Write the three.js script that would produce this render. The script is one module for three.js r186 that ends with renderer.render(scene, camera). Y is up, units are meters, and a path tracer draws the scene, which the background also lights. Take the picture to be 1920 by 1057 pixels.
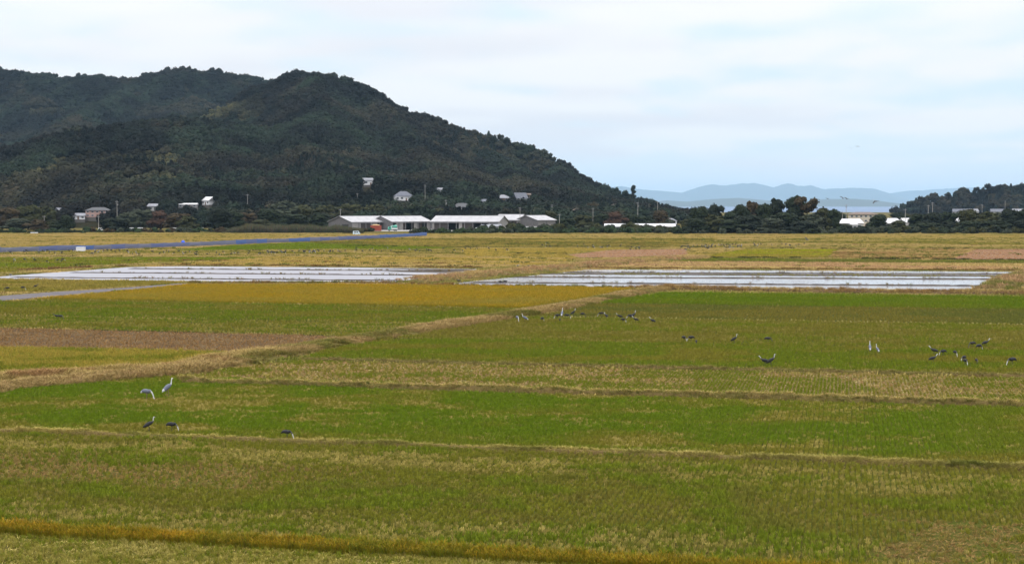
import * as THREE from 'three';
import { mergeGeometries } from 'three/addons/utils/BufferGeometryUtils.js';

// ------------------------------------------------------------------ camera, sky, sun, exposure
const FOCAL = 2800, CAM_H = 14, HORIZON = 385, CX = 960, CY = 528.5;
const PITCH = Math.atan((CY - HORIZON) / FOCAL);
const scene = new THREE.Scene();
const camera = new THREE.PerspectiveCamera(2 * Math.atan(CY / FOCAL) * 180 / Math.PI, 1920 / 1057, 0.5, 150000);
camera.position.set(0, CAM_H, 0);
camera.rotation.x = -PITCH;
scene.add(camera);
const renderer = new THREE.WebGLRenderer({ antialias: true });
renderer.setSize(1024, 563);
renderer.toneMapping = THREE.LinearToneMapping;
renderer.toneMappingExposure = 1.0;
renderer.shadowMap.enabled = true;

// ---- deterministic noise
function rng(seed) { let a = seed >>> 0; return () => { a = (a + 0x6D2B79F5) | 0; let t = Math.imul(a ^ (a >>> 15), 1 | a); t = (t + Math.imul(t ^ (t >>> 7), 61 | t)) ^ t; return ((t ^ (t >>> 14)) >>> 0) / 4294967296; }; }
function h3(x, y, z) { let h = Math.imul(x | 0, 374761393) + Math.imul(y | 0, 668265263) + Math.imul(z | 0, 1274126177); h = Math.imul(h ^ (h >>> 13), 1274126177); return ((h ^ (h >>> 16)) >>> 0) / 4294967296; }
const sm = t => t * t * (3 - 2 * t), lerp = (a, b, t) => a + (b - a) * t, clamp = (v, a = 0, b = 1) => Math.min(b, Math.max(a, v));
const sstep = (a, b, v) => sm(clamp((v - a) / (b - a)));
function noise2(x, y, s = 0) { const X = Math.floor(x), Y = Math.floor(y), u = sm(x - X), v = sm(y - Y); return lerp(lerp(h3(X, Y, s), h3(X + 1, Y, s), u), lerp(h3(X, Y + 1, s), h3(X + 1, Y + 1, s), u), v); }
function noise3(x, y, z) { const X = Math.floor(x), Y = Math.floor(y), Z = Math.floor(z), u = sm(x - X), v = sm(y - Y), w = sm(z - Z); const L = k => lerp(lerp(h3(X, Y, k), h3(X + 1, Y, k), u), lerp(h3(X, Y + 1, k), h3(X + 1, Y + 1, k), u), v); return lerp(L(Z), L(Z + 1), w); }
function fbm(x, y, o = 4, s = 0) { let a = 0.5, f = 1, r = 0, n = 0; for (let i = 0; i < o; i++) { r += a * noise2(x * f + i * 17.3, y * f + i * 9.1, s + i); n += a; a *= 0.5; f *= 2.03; } return r / n; }

// ---- sky: thin bright cloud over pale blue, one equirectangular texture
{
  const W = 2048, H = 1024, d = new Float32Array(W * H * 4);
  for (let j = 0; j < H; j++) {
    const el = ((j + 0.5) / H - 0.5) * Math.PI, sy = Math.sin(el), ce = Math.cos(el);
    for (let i = 0; i < W; i++) {
      const az = ((i + 0.5) / W - 0.5) * 2 * Math.PI, dx = ce * Math.cos(az), dz = ce * Math.sin(az);
      let r, g, b;
      if (sy < 0) { r = 0.30; g = 0.31; b = 0.30; }
      else {
        // clouds on a flat layer: stretched sheets towards the horizon
        const k = 1 / (sy + 0.045), u = dx * k, v = dz * k;
        const warp = fbm(u * 0.35 + 3, v * 0.35, 3, 7);
        const c1 = fbm(u * 0.5 + warp * 1.8 + 11.3, v * 0.5 + warp + 2.2, 5, 21), c2 = fbm(u * 2.2 + 5, v * 1.6, 4, 41);
        const cover = sstep(0.38, 0.58, c1 * 0.72 + c2 * 0.28 + sy * 0.9 - 0.05 + 0.05 * sstep(-0.25, 0.25, -dx));
        const grey = sstep(0.45, 0.72, fbm(u * 0.5 + 40, v * 0.6, 4, 61) + lerp(-0.05, 0.06, sstep(-0.3, 0.3, -dx)));
        const hz = Math.exp(-sy * 22);
        const br = lerp(0.72, 0.90, hz), bg = lerp(0.885, 0.945, hz), bb = lerp(0.99, 0.98, hz);
        const cr = lerp(0.97, 0.84, grey), cg = lerp(0.97, 0.85, grey), cb = lerp(0.985, 0.91, grey);
        r = lerp(br, cr, cover * (1 - hz * 0.6)); g = lerp(bg, cg, cover * (1 - hz * 0.6)); b = lerp(bb, cb, cover * (1 - hz * 0.6));
      }
      const lum = sy > 0 ? 1 + 2.5 * Math.max(0, sy - 0.07) * sstep(0.05, 0.3, sy) : 1; r *= lum; g *= lum; b *= lum;
      const o = (j * W + i) * 4; d[o] = r * 1.04; d[o + 1] = g * 1.04; d[o + 2] = b * 1.03; d[o + 3] = 1;
    }
  }
  const t = new THREE.DataTexture(d, W, H, THREE.RGBAFormat, THREE.FloatType);
  t.mapping = THREE.EquirectangularReflectionMapping; t.magFilter = THREE.LinearFilter; t.minFilter = THREE.LinearFilter; t.wrapS = THREE.RepeatWrapping; t.needsUpdate = true;
  scene.background = t; scene.environment = t;
}
const sun = new THREE.DirectionalLight(new THREE.Color(1, 0.96, 0.9), 1.0);
sun.position.set(-420, 900, 260); sun.target.position.set(0, 0, -300); sun.castShadow = true; sun.shadow.radius = 26;
sun.shadow.mapSize.set(4096, 4096); Object.assign(sun.shadow.camera, { left: -900, right: 900, top: 900, bottom: -900, near: 1, far: 4000 });
scene.add(sun, sun.target);
scene.fog = new THREE.FogExp2(new THREE.Color(0.50, 0.75, 1.0), 0.000028);

// ------------------------------------------------------------------ helpers
const cP = Math.cos(PITCH), sP = Math.sin(PITCH);
function ray(px, py) { const x = (px - CX) / FOCAL, y = -(py - CY) / FOCAL; return [x, y * cP - sP, -(cP + y * sP)]; }
function G(px, py, h = 0) { const r = ray(px, py), k = (h - CAM_H) / r[1]; return [r[0] * k, r[2] * k]; }            // point of the plane y = h, as [x, z]
function P(px, py, D) { const r = ray(px, py), k = -D / r[2]; return new THREE.Vector3(r[0] * k, CAM_H + r[1] * k, -D); }
function proj(x, y, z) { const dy = y - CAM_H, c = -z * cP - dy * sP, up = dy * cP - z * sP; return [CX + x / c * FOCAL, CY - up / c * FOCAL]; }
const lineY = (y0, x) => HORIZON + (y0 - HORIZON) * (x + 11500) / 11500;      // the fields' long edges run parallel: y0 is where one crosses x = 0
const DIR = (() => { const a = G(0, 808), b = G(1920, lineY(808, 1920)); const l = Math.hypot(b[0] - a[0], b[1] - a[1]); return [(b[0] - a[0]) / l, (b[1] - a[1]) / l]; })();
const band = (ya, yb, xa, xb) => [[xa, lineY(ya, xa)], [xb, lineY(ya, xb)], [xb, lineY(yb, xb)], [xa, lineY(yb, xa)]];
const toWorld = (poly, h = 0) => poly.map(([x, y]) => G(x, y, h));
function inside(p, x, z) { let c = false; for (let i = 0, j = p.length - 1; i < p.length; j = i++) { const [xi, zi] = p[i], [xj, zj] = p[j]; if ((zi > z) !== (zj > z) && x < (xj - xi) * (z - zi) / (zj - zi) + xi) c = !c; } return c; }
const lin = v => { v /= 255; return v <= 0.04045 ? v / 12.92 : ((v + 0.055) / 1.055) ** 2.4; };
const col = (r, g, b, k = 1) => new THREE.Color().setRGB(lin(r) * k, lin(g) * k, lin(b) * k);
const used = {};
function numbered(n) { const k = used[n] = (used[n] ?? -1) + 1; return k ? `${n}_${String(k).padStart(3, '0')}` : n; }
function tag(o, label, category, group, kind) { o.userData.label = label; o.userData.category = category; if (group) o.userData.group = group; if (kind) o.userData.kind = kind; return o; }
function top(o, name, label, category, group, kind) { o.name = numbered(name); tag(o, label, category, group, kind); scene.add(o); return o; }
function part(parent, name, geo, m, label) { const o = new THREE.Mesh(geo, m); o.name = name; o.castShadow = o.receiveShadow = true; if (label) o.userData.label = label; parent.add(o); return o; }
function std(c, rough = 0.85, extra = {}) { return new THREE.MeshStandardMaterial({ color: c, roughness: rough, ...extra }); }
function makeTex(size, fn, srgb = true) {
  const d = new Uint8Array(size * size * 4);
  for (let j = 0; j < size; j++) for (let i = 0; i < size; i++) { const c = fn(i / size, j / size), o = (j * size + i) * 4; d[o] = clamp(c[0], 0, 255); d[o + 1] = clamp(c[1], 0, 255); d[o + 2] = clamp(c[2], 0, 255); d[o + 3] = 255; }
  const t = new THREE.DataTexture(d, size, size); t.wrapS = t.wrapT = THREE.RepeatWrapping; t.magFilter = THREE.LinearFilter; t.minFilter = THREE.LinearMipmapLinearFilter; t.generateMipmaps = true;
  if (srgb) t.colorSpace = THREE.SRGBColorSpace; t.needsUpdate = true; return t;
}
function tn(u, v, f, s) { const n = f, x = u * n, y = v * n, X = Math.floor(x), Y = Math.floor(y), a = sm(x - X), b = sm(y - Y), m = k => ((k % n) + n) % n; return lerp(lerp(h3(m(X), m(Y), s), h3(m(X + 1), m(Y), s), a), lerp(h3(m(X), m(Y + 1), s), h3(m(X + 1), m(Y + 1), s), a), b); }
function tfbm(u, v, f, o, s) { let a = 0.5, r = 0, n = 0; for (let i = 0; i < o; i++) { r += a * tn(u, v, f << i, s + i); n += a; a *= 0.6; } return r / n; }
function soilTex(a, b, c, seed) { return makeTex(512, (u, v) => { const m = tfbm(u, v, 4, 6, seed), n = tn(u, v, 256, seed + 9), k = sstep(0.35, 0.65, m + (n - 0.5) * 0.35), s = sstep(0.72, 0.95, n) * 0.7; return [0, 1, 2].map(i => lerp(lerp(a[i], b[i], k), c[i], s) * (0.9 + 0.2 * n)); }); }
function soilMat(a, b, c, seed, metres = 9) { const t = soilTex(a, b, c, seed); t.repeat.set(1 / metres, 1 / metres); return new THREE.MeshPhysicalMaterial({ map: t, color: new THREE.Color(0.6, 0.6, 0.6), roughness: 1, specularIntensity: 0.05, side: THREE.DoubleSide }); }
const M = {
  soilGreen: soilMat([84, 78, 34], [76, 84, 26], [128, 116, 66], 101), soilBrown: soilMat([92, 72, 50], [110, 90, 62], [140, 120, 88], 131),
  soilStraw: soilMat([118, 100, 62], [104, 96, 50], [164, 146, 104], 161), soilPink: soilMat([140, 106, 80], [150, 118, 90], [168, 134, 104], 191),
  soilGold: soilMat([92, 78, 28], [80, 74, 26], [130, 108, 50], 221), mud: soilMat([86, 80, 76], [108, 100, 92], [128, 118, 104], 251), concrete: soilMat([128, 122, 124], [116, 111, 112], [140, 134, 134], 281),
  yard: soilMat([196, 192, 188], [182, 178, 172], [205, 202, 198], 291),
  base: soilMat([112, 98, 54], [96, 92, 42], [140, 122, 76], 311, 14), blade: new THREE.MeshPhysicalMaterial({ color: 0xffffff, roughness: 0.9, specularIntensity: 0.25, side: THREE.DoubleSide, vertexColors: true }),
  leaf: new THREE.MeshPhysicalMaterial({ color: 0xffffff, roughness: 0.95, specularIntensity: 0.3, side: THREE.DoubleSide, vertexColors: true }), bark: std(col(74, 62, 50)),
};
function sheet(world, y, m, metres) {                                          // a flat polygon, uv in metres
  const s = new THREE.Shape(world.map(([x, z]) => new THREE.Vector2(x, -z))), g = new THREE.ShapeGeometry(s); g.rotateX(-Math.PI / 2); g.translate(0, y, 0);
  const me = new THREE.Mesh(g, m); me.receiveShadow = true; return me;
}
function box(w, h, d, x = 0, y = 0, z = 0) { const g = new THREE.BoxGeometry(w, h, d); g.translate(x, y, z); return g; }

// ------------------------------------------------------------------ ground, sea, far mountains
{
  const g = sheet([[-2600, 60], [2600, 60], [2600, -2750], [-2600, -3600]], -0.12, M.base); top(g, 'ground', 'flat valley floor of dry grass and earth between the paddies', 'ground', null, 'structure');
  const sea = sheet([[-9000, -2000], [14000, -2000], [32000, -53000], [-18000, -53000]], -2.4, new THREE.MeshPhysicalMaterial({ color: col(84, 104, 130), roughness: 0.6, specularIntensity: 0.4 })); top(sea, 'sea', 'pale strip of sea before the far blue mountains', 'sea', null, 'structure');
}
function mountain(pts, D, depth, c, label, seed) {
  const xs = 160, zs = 26, pos = [], idx = [];
  const p3 = pts.map(([x, y]) => P(x, y, D));
  const x0 = p3[0].x, x1 = p3[p3.length - 1].x;
  for (let j = 0; j <= zs; j++) for (let i = 0; i <= xs; i++) {
    const x = lerp(x0, x1, i / xs); let k = 0; while (k < p3.length - 2 && p3[k + 1].x < x) k++;
    const t = (x - p3[k].x) / (p3[k + 1].x - p3[k].x), h = lerp(p3[k].y, p3[k + 1].y, clamp(t)) + 6;
    const v = (j / zs) * 2 - 1, f = Math.pow(1 - Math.abs(v), 1.15), n = fbm(x / D * 60 + seed, v * 3.2 + seed, 5, seed);
    pos.push(x + (n - 0.5) * depth * 0.1 * (1 - f), h * f * (1 - 0.35 * (n - 0.3) * (1 - f)) + h * 0.05 * (fbm(x / D * 420, v * 9, 3, seed + 4) - 0.5) - 6, -D - v * depth);
  }
  for (let j = 0; j < zs; j++) for (let i = 0; i < xs; i++) { const a = j * (xs + 1) + i, b = a + 1, c2 = a + xs + 1, e = c2 + 1; idx.push(a, b, e, a, e, c2); }
  const g = new THREE.BufferGeometry(); g.setAttribute('position', new THREE.Float32BufferAttribute(pos, 3)); g.setIndex(idx); g.computeVertexNormals();
  const m = new THREE.Mesh(g, std(c, 0.95, { side: THREE.DoubleSide })); top(m, 'mountain', label, 'mountain', null, 'structure');
}
mountain([[1180, 388], [1215, 380], [1250, 375.5], [1290, 378], [1340, 373], [1385, 371], [1440, 376], [1500, 377], [1540, 373.5], [1600, 372.5], [1640, 375], [1670, 381], [1700, 386], [1730, 389]], 21000, 2800, col(42, 52, 44), 'low darker blue ridge in front of the far mountains', 3);
mountain([[1080, 372], [1130, 352], [1165, 349], [1200, 355], [1230, 357], [1280, 361], [1310, 350.5], [1335, 345], [1360, 348], [1390, 343.5], [1420, 343.5], [1450, 351], [1478, 343], [1500, 349], [1520, 347], [1545, 354.5], [1600, 352], [1640, 353.5], [1665, 361], [1690, 369], [1730, 383]], 45000, 4000, col(42, 52, 44), 'pale blue mountain range with several rounded peaks', 5);
mountain([[1560, 384], [1640, 366], [1700, 358], [1740, 356], [1800, 352], [1900, 350], [2050, 360]], 50000, 3000, col(42, 52, 44), 'faintest mountain range above the wooded headland', 8);

// ------------------------------------------------------------------ hills
const TREE_H = 5;
const ridges = [];                                                             // [ax, az, ah, aw, bx, bz, bh, bw]
function ridge(list) { const p = list.map(([px, py, D, w]) => { const v = P(px, py, D); return [v.x, v.z, Math.max(1, v.y - TREE_H), w]; }); for (let i = 0; i + 1 < p.length; i++) ridges.push([...p[i], ...p[i + 1]]); }
ridge([[-420, 150, 2600, 800], [-200, 140, 2600, 800], [0, 134, 2600, 800], [60, 141, 2600, 800], [130, 144, 2600, 800], [200, 138, 2600, 800], [300, 139, 2600, 800], [320, 129, 2600, 700], [345, 124, 2600, 700], [420, 134, 2600, 650], [500, 150, 2600, 600], [600, 190, 2600, 500], [720, 260, 2600, 400]]);
ridge([[110, 240, 2150, 420], [180, 205, 2300, 450], [230, 170, 2450, 500]]);
ridge([[330, 216, 1850, 330], [400, 203, 1860, 380], [480, 188, 1880, 450], [510, 152, 1900, 460], [545, 138, 1900, 480], [590, 131, 1900, 430], [640, 143, 1900, 380], [680, 158, 1880, 330], [720, 183, 1860, 290], [780, 208, 1840, 250], [830, 225, 1820, 255], [870, 241, 1800, 215], [940, 258, 1780, 165], [1000, 276, 1760, 125], [1050, 302, 1740, 85], [1100, 332, 1710, 55], [1140, 352, 1680, 36], [1180, 366, 1650, 26], [1222, 374, 1620, 16], [1244, 382, 1600, 9], [1256, 390, 1590, 5]]);
ridge([[590, 131, 1900, 430], [600, 200, 1640, 340], [560, 260, 1430, 340], [600, 310, 1240, 300], [620, 356, 1080, 200]]);
ridge([[700, 178, 1860, 290], [760, 255, 1560, 230], [820, 320, 1300, 190], [850, 366, 1110, 150]]);
ridge([[860, 245, 1780, 170], [950, 318, 1500, 170], [1000, 358, 1270, 150]]);
ridge([[1050, 306, 1720, 90], [1065, 355, 1480, 80], [1072, 378, 1330, 70]]);
ridge([[-350, 330, 1300, 350], [-120, 305, 1280, 350], [0, 290, 1290, 350], [100, 264, 1300, 350], [170, 238, 1340, 370], [240, 229, 1370, 380], [330, 226, 1420, 400], [420, 236, 1480, 420], [520, 240, 1560, 420], [590, 200, 1700, 420]]);
ridge([[230, 290, 1180, 250], [330, 330, 1080, 170]]);
ridge([[1684, 391, 2160, 5], [1694, 383, 2160, 12], [1742, 369, 2180, 26], [1800, 358, 2200, 42], [1870, 350, 2200, 60], [1920, 348, 2200, 75], [2050, 338, 2200, 130], [2250, 340, 2250, 200]]);
function hillH(x, z) {
  let m = 0, crest = 1;
  const wx = x + (fbm(x / 130, z / 130, 3, 71) - 0.5) * 90, wz = z + (fbm(x / 130 + 9, z / 130, 3, 73) - 0.5) * 90;
  for (const [ax, az, ah, aw, bx, bz, bh, bw] of ridges) {
    const ex = bx - ax, ez = bz - az, l2 = ex * ex + ez * ez;
    const near = Math.max(aw, bw) + 110, wk = Math.min(1, Math.max(aw, bw) / 250); if (Math.min(ax, bx) - x > near || x - Math.max(ax, bx) > near || Math.min(az, bz) - z > near || z - Math.max(az, bz) > near) continue;
    const t0 = clamp(((x - ax) * ex + (z - az) * ez) / l2), d0 = Math.hypot(x - ax - ex * t0, z - az - ez * t0);
    const t = clamp(((wx - ax) * ex + (wz - az) * ez) / l2), d1 = Math.hypot(wx - ax - ex * t, wz - az - ez * t), k = sstep(20, 160, d0) * wk, d = lerp(d0, d1, k), w = lerp(aw, bw, lerp(t0, t, k)), h = lerp(ah, bh, lerp(t0, t, k));
    if (d < w) { const v = h * Math.pow(1 - d / w, 1.25); if (v > m) { m = v; crest = sstep(30, 140, d); } }
  }
  return m <= 0 ? 0 : m * (1 + 0.14 * (fbm(x / 60, z / 60, 3, 77) - 0.5) * sstep(0, 30, m) - 0.16 * crest * sstep(15, 50, m) * (1 - Math.abs(2 * fbm(x / 170 + 3, z / 260, 3, 79) - 1) * 2.2 > 0 ? 1 - Math.abs(2 * fbm(x / 170 + 3, z / 260, 3, 79) - 1) * 2.2 : 0));
}
M.forestFloor = soilMat([44, 46, 30], [56, 50, 34], [70, 62, 44], 341, 30);
function hill(x0, x1, z0, z1, step, label) {
  const nx = Math.round((x1 - x0) / step), nz = Math.round((z1 - z0) / step), pos = [], uv = [], idx = [], hs = [];
  for (let j = 0; j <= nz; j++) for (let i = 0; i <= nx; i++) { const x = x0 + i * step, z = z0 + j * step, h = hillH(x, z); hs.push(h); pos.push(x, h - 0.5, z); uv.push(x, z); }
  for (let j = 0; j < nz; j++) for (let i = 0; i < nx; i++) { const a = j * (nx + 1) + i, b = a + 1, c = a + nx + 1, e = c + 1; if (hs[a] + hs[b] + hs[c] + hs[e] > 0) idx.push(a, c, e, a, e, b); }
  const g = new THREE.BufferGeometry(); g.setAttribute('position', new THREE.Float32BufferAttribute(pos, 3)); g.setAttribute('uv', new THREE.Float32BufferAttribute(uv, 2)); g.setIndex(idx); g.computeVertexNormals();
  const m = new THREE.Mesh(g, M.forestFloor); m.receiveShadow = m.castShadow = true; return top(m, 'hill', label, 'hill', null, 'structure');
}
hill(-1900, 620, -3100, -860, 15, 'large forested hill rising behind the barns');
hill(460, 1500, -2600, -1820, 15, 'low wooded headland beyond the white sheds');
function onHill(px, py) { const r = ray(px, py); for (let D = 780; D < 3200; D += 3) { const k = -D / r[2], x = r[0] * k, y = CAM_H + r[1] * k; if (hillH(x, -D) >= y) return new THREE.Vector3(x, hillH(x, -D), -D); } return null; }

// ------------------------------------------------------------------ foliage geometry
function addTri(a, p, q, r, c) { a.p.push(...p, ...q, ...r); for (let i = 0; i < 3; i++) a.c.push(...c); }
function toGeo(a) { const g = new THREE.BufferGeometry(); g.setAttribute('position', new THREE.Float32BufferAttribute(a.p, 3)); g.setAttribute('color', new THREE.Float32BufferAttribute(a.c, 3)); g.computeVertexNormals(); return g; }
function crownGeo(seed, o) {                                                   // lobes of leaf faces round lumpy cores; unit: metres, base of the crown at y = 0
  const R = rng(seed), a = { p: [], c: [] }, lobes = [];
  for (let i = 0; i < o.lobes; i++) { const t = R(), an = R() * 6.283, prof = o.profile(t), rr = Math.sqrt(R()) * prof * o.r * 0.8; const lr = o.lobeR * (0.65 + 0.7 * R()) * (0.55 + 0.45 * prof); lobes.push([Math.cos(an) * rr, t * o.h * 0.92 + lr * 0.15, Math.sin(an) * rr, lr]); }
  for (const [lx, ly, lz, lr] of lobes) {
    const ico = new THREE.IcosahedronGeometry(lr * 0.8, 1), ps = ico.attributes.position, s = R() * 50, v = new THREE.Vector3();
    const pt = i => { v.fromBufferAttribute(ps, i); const k = 0.7 + 0.6 * noise3(v.x / lr * 2 + s, v.y / lr * 2, v.z / lr * 2 + s); return [lx + v.x * k, ly + v.y * k * 0.85, lz + v.z * k]; };
    const cc = 0.75 + R() * 0.3;
    for (let i = 0; i < ps.count; i += 3) addTri(a, pt(i), pt(i + 1), pt(i + 2), [cc, cc, cc]);
    for (let i = 0; i < o.leaves; i++) {
      const cz = R() * 2 - 0.85, th = R() * 6.283, sr = Math.sqrt(Math.max(0, 1 - cz * cz)), n = [sr * Math.cos(th), Math.min(cz, 1), sr * Math.sin(th)], k = lr * (0.72 + 0.42 * R());
      const c0 = [lx + n[0] * k, ly + n[1] * k * 0.85, lz + n[2] * k], L = o.leaf * (0.6 + 0.8 * R());
      const t1 = new THREE.Vector3(R() - 0.5, R() - 0.5, R() - 0.5).normalize(), nn = new THREE.Vector3(n[0] + (R() - 0.5) * 1.1, n[1] + (R() - 0.5) * 1.1 + 0.25, n[2] + (R() - 0.5) * 1.1).normalize(); t1.cross(nn).normalize(); const t2 = new THREE.Vector3().crossVectors(nn, t1);
      const q = (x, y) => [c0[0] + t1.x * x * L + t2.x * y * L, c0[1] + t1.y * x * L + t2.y * y * L, c0[2] + t1.z * x * L + t2.z * y * L];
      const w = 0.8 + R() * 0.45, c = [w * (0.95 + 0.1 * R()), w, w * (0.9 + 0.2 * R())];
      if (o.quad) { const A = q(-0.5, -0.35), B = q(0.5, -0.3), C = q(0.35, 0.45), E = q(-0.45, 0.4); addTri(a, A, B, C, c); addTri(a, A, C, E, c); } else addTri(a, q(-0.6, -0.4), q(0.6, -0.3), q(0.05, 0.65), c);
    }
  }
  return toGeo(a);
}
const PROF = { broad: t => Math.sqrt(Math.max(0, 1 - (t * 1.15 - 0.35) ** 2 / 0.72)), tall: t => 0.55 + 0.45 * Math.sin(t * 2.6 + 0.3), cone: t => 1 - t * 0.93, umbrella: t => 0.25 + 0.9 * t, shrub: t => Math.sqrt(Math.max(0.02, 1 - t * t)) };
// hillside trees: many copies
const hillTypes = [
  crownGeo(11, { lobes: 7, r: 4.2, h: 6.0, lobeR: 2.5, leaves: 26, leaf: 1.25, profile: PROF.broad }), crownGeo(12, { lobes: 6, r: 4.6, h: 5.2, lobeR: 2.7, leaves: 28, leaf: 1.3, profile: PROF.broad }),
  crownGeo(13, { lobes: 8, r: 4.0, h: 6.8, lobeR: 2.2, leaves: 24, leaf: 1.1, profile: PROF.broad }), crownGeo(14, { lobes: 10, r: 3.0, h: 8.2, lobeR: 1.9, leaves: 20, leaf: 1.0, profile: PROF.cone }),
  crownGeo(15, { lobes: 7, r: 2.4, h: 8.5, lobeR: 1.6, leaves: 30, leaf: 0.9, profile: PROF.tall }),
];
const clearings = [];                                                          // [x, z, radius, reach towards the camera]
function cleared(x, z) { for (const [cx, cz, r, reach] of clearings) { const dx = x - cx, dz = z - cz; if (dx * dx + dz * dz < r * r) return true; const l = Math.hypot(cx, cz), ux = -cx / l, uz = -cz / l, al = dx * ux + dz * uz, ac = Math.abs(dx * uz - dz * ux); if (al > 0 && al < reach && ac < r) return true; } return false; }
function forest(x0, x1, z0, z1, label) {
  const R = rng(x0 * 7 + 99991), lists = hillTypes.map(() => []), gap = 6.4, m4 = new THREE.Matrix4(), q = new THREE.Quaternion(), up = new THREE.Vector3(0, 1, 0);
  for (let z = z0; z < z1; z += gap) for (let x = x0; x < x1; x += gap) {
    const far = -z > 2000 ? 1 : 0; if (far && R() < 0.25) continue;
    const X = x + (R() - 0.5) * gap * 1.3, Z = z + (R() - 0.5) * gap * 1.3, h = hillH(X, Z); const r4 = [R(), R(), R(), R(), R()];
    if (h < 1.0 || Math.abs(X / Z) > 0.40 || cleared(X, Z)) continue;
    const e = 9; if (hillH(X * 1.03, Z * 1.03) + 10 < h * 0.55) { /* keep the crest and the first rows behind it */ }
    const [px, py] = proj(X, h, Z);
    const n1 = fbm(X / 120, Z / 120, 3, 5), n2 = fbm(X / 55 + 7, Z / 55, 3, 6), n3 = fbm(X / 240, Z / 240, 2, 8);
    const bx = px + (n2 - 0.5) * 160, by = py + (n3 - 0.5) * 90; const bamboo = (sstep(0.46, 0.58, n1) * sstep(20, 90, bx) * (1 - sstep(270, 400, bx)) * sstep(268, 300, by) * (1 - sstep(340, 375, by)) > 0.25 + 0.4 * r4[1]) || (px > 330 && px < 500 && py > 178 && py < 232 && -Z > 1700 && -Z < 2000 && n2 > 0.36 ? 1 : 0) || (px > 55 && px < 125 && py > 205 && py < 224 && -Z > 2000 && n2 > 0.4 ? 1 : 0);
    const conifer = !bamboo && n2 > 0.57 && n3 > 0.45 && r4[2] < 0.7;
    const type = bamboo ? 4 : conifer ? 3 : Math.floor(r4[0] * 3), s = (0.9 + 0.5 * r4[1]) * (far ? 1.2 : 1) * (bamboo ? 1.1 : 1);
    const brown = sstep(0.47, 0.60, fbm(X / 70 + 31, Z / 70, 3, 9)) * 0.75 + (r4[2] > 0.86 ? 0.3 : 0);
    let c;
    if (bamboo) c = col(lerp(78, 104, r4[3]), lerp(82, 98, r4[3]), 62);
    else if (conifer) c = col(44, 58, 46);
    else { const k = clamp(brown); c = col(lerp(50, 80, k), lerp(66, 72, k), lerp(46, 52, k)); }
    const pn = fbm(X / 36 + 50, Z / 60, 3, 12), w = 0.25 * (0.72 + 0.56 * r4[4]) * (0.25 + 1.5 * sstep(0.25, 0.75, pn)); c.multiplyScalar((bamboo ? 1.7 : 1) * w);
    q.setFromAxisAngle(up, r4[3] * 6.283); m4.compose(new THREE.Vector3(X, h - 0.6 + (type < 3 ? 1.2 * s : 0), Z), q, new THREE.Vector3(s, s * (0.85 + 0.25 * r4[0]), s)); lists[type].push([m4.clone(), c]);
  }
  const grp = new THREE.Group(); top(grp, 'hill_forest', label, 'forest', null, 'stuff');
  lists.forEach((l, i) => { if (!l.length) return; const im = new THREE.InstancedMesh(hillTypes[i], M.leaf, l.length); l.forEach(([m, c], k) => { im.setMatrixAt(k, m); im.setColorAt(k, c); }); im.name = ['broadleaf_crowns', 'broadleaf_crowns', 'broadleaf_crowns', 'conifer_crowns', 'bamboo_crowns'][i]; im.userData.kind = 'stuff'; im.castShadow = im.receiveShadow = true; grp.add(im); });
  console.log('forest', lists.map(l => l.length).join(' '));
}

// ------------------------------------------------------------------ grass, stubble and rice tufts
function tuft(seed, o) {
  const R = rng(seed), a = { p: [], c: [] };
  for (let i = 0; i < o.n; i++) {
    const an = R() * 6.283, r = o.r * Math.sqrt(R()), bx = Math.cos(an) * r, bz = Math.sin(an) * r, H = o.h * (0.6 + 0.5 * R()), lean = o.lean * (0.3 + R()), dx = Math.cos(an + (R() - 0.5)) * lean * H, dz = Math.sin(an + (R() - 0.5)) * lean * H, w = o.w * (0.7 + 0.6 * R());
    const f = R() * 3.14, wx = Math.cos(f) * w, wz = Math.sin(f) * w, c = o.color(R, 0), ct = o.color(R, 1), tipH = o.droop ? H * (1 - o.droop * R()) : H;
    const b0 = [bx - wx, 0, bz - wz], b1 = [bx + wx, 0, bz + wz], mh = H * 0.62, m0 = [bx + dx * 0.45 - wx * 0.85, mh, bz + dz * 0.45 - wz * 0.85], m1 = [bx + dx * 0.45 + wx * 0.85, mh, bz + dz * 0.45 + wz * 0.85];
    addTri(a, b0, b1, m1, c); addTri(a, b0, m1, m0, c);
    if (o.blunt) { const t0 = [bx + dx - wx * 0.8, tipH, bz + dz - wz * 0.8], t1 = [bx + dx + wx * 0.8, tipH, bz + dz + wz * 0.8]; addTri(a, m0, m1, t1, ct); addTri(a, m0, t1, t0, ct); }
    else addTri(a, m0, m1, [bx + dx * 1.35, tipH, bz + dz * 1.35], ct);
  }
  return toGeo(a);
}
const vary = (R, k = 0.25) => { const w = 1 - k / 2 + k * R(); return [w, w, w]; };
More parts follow.
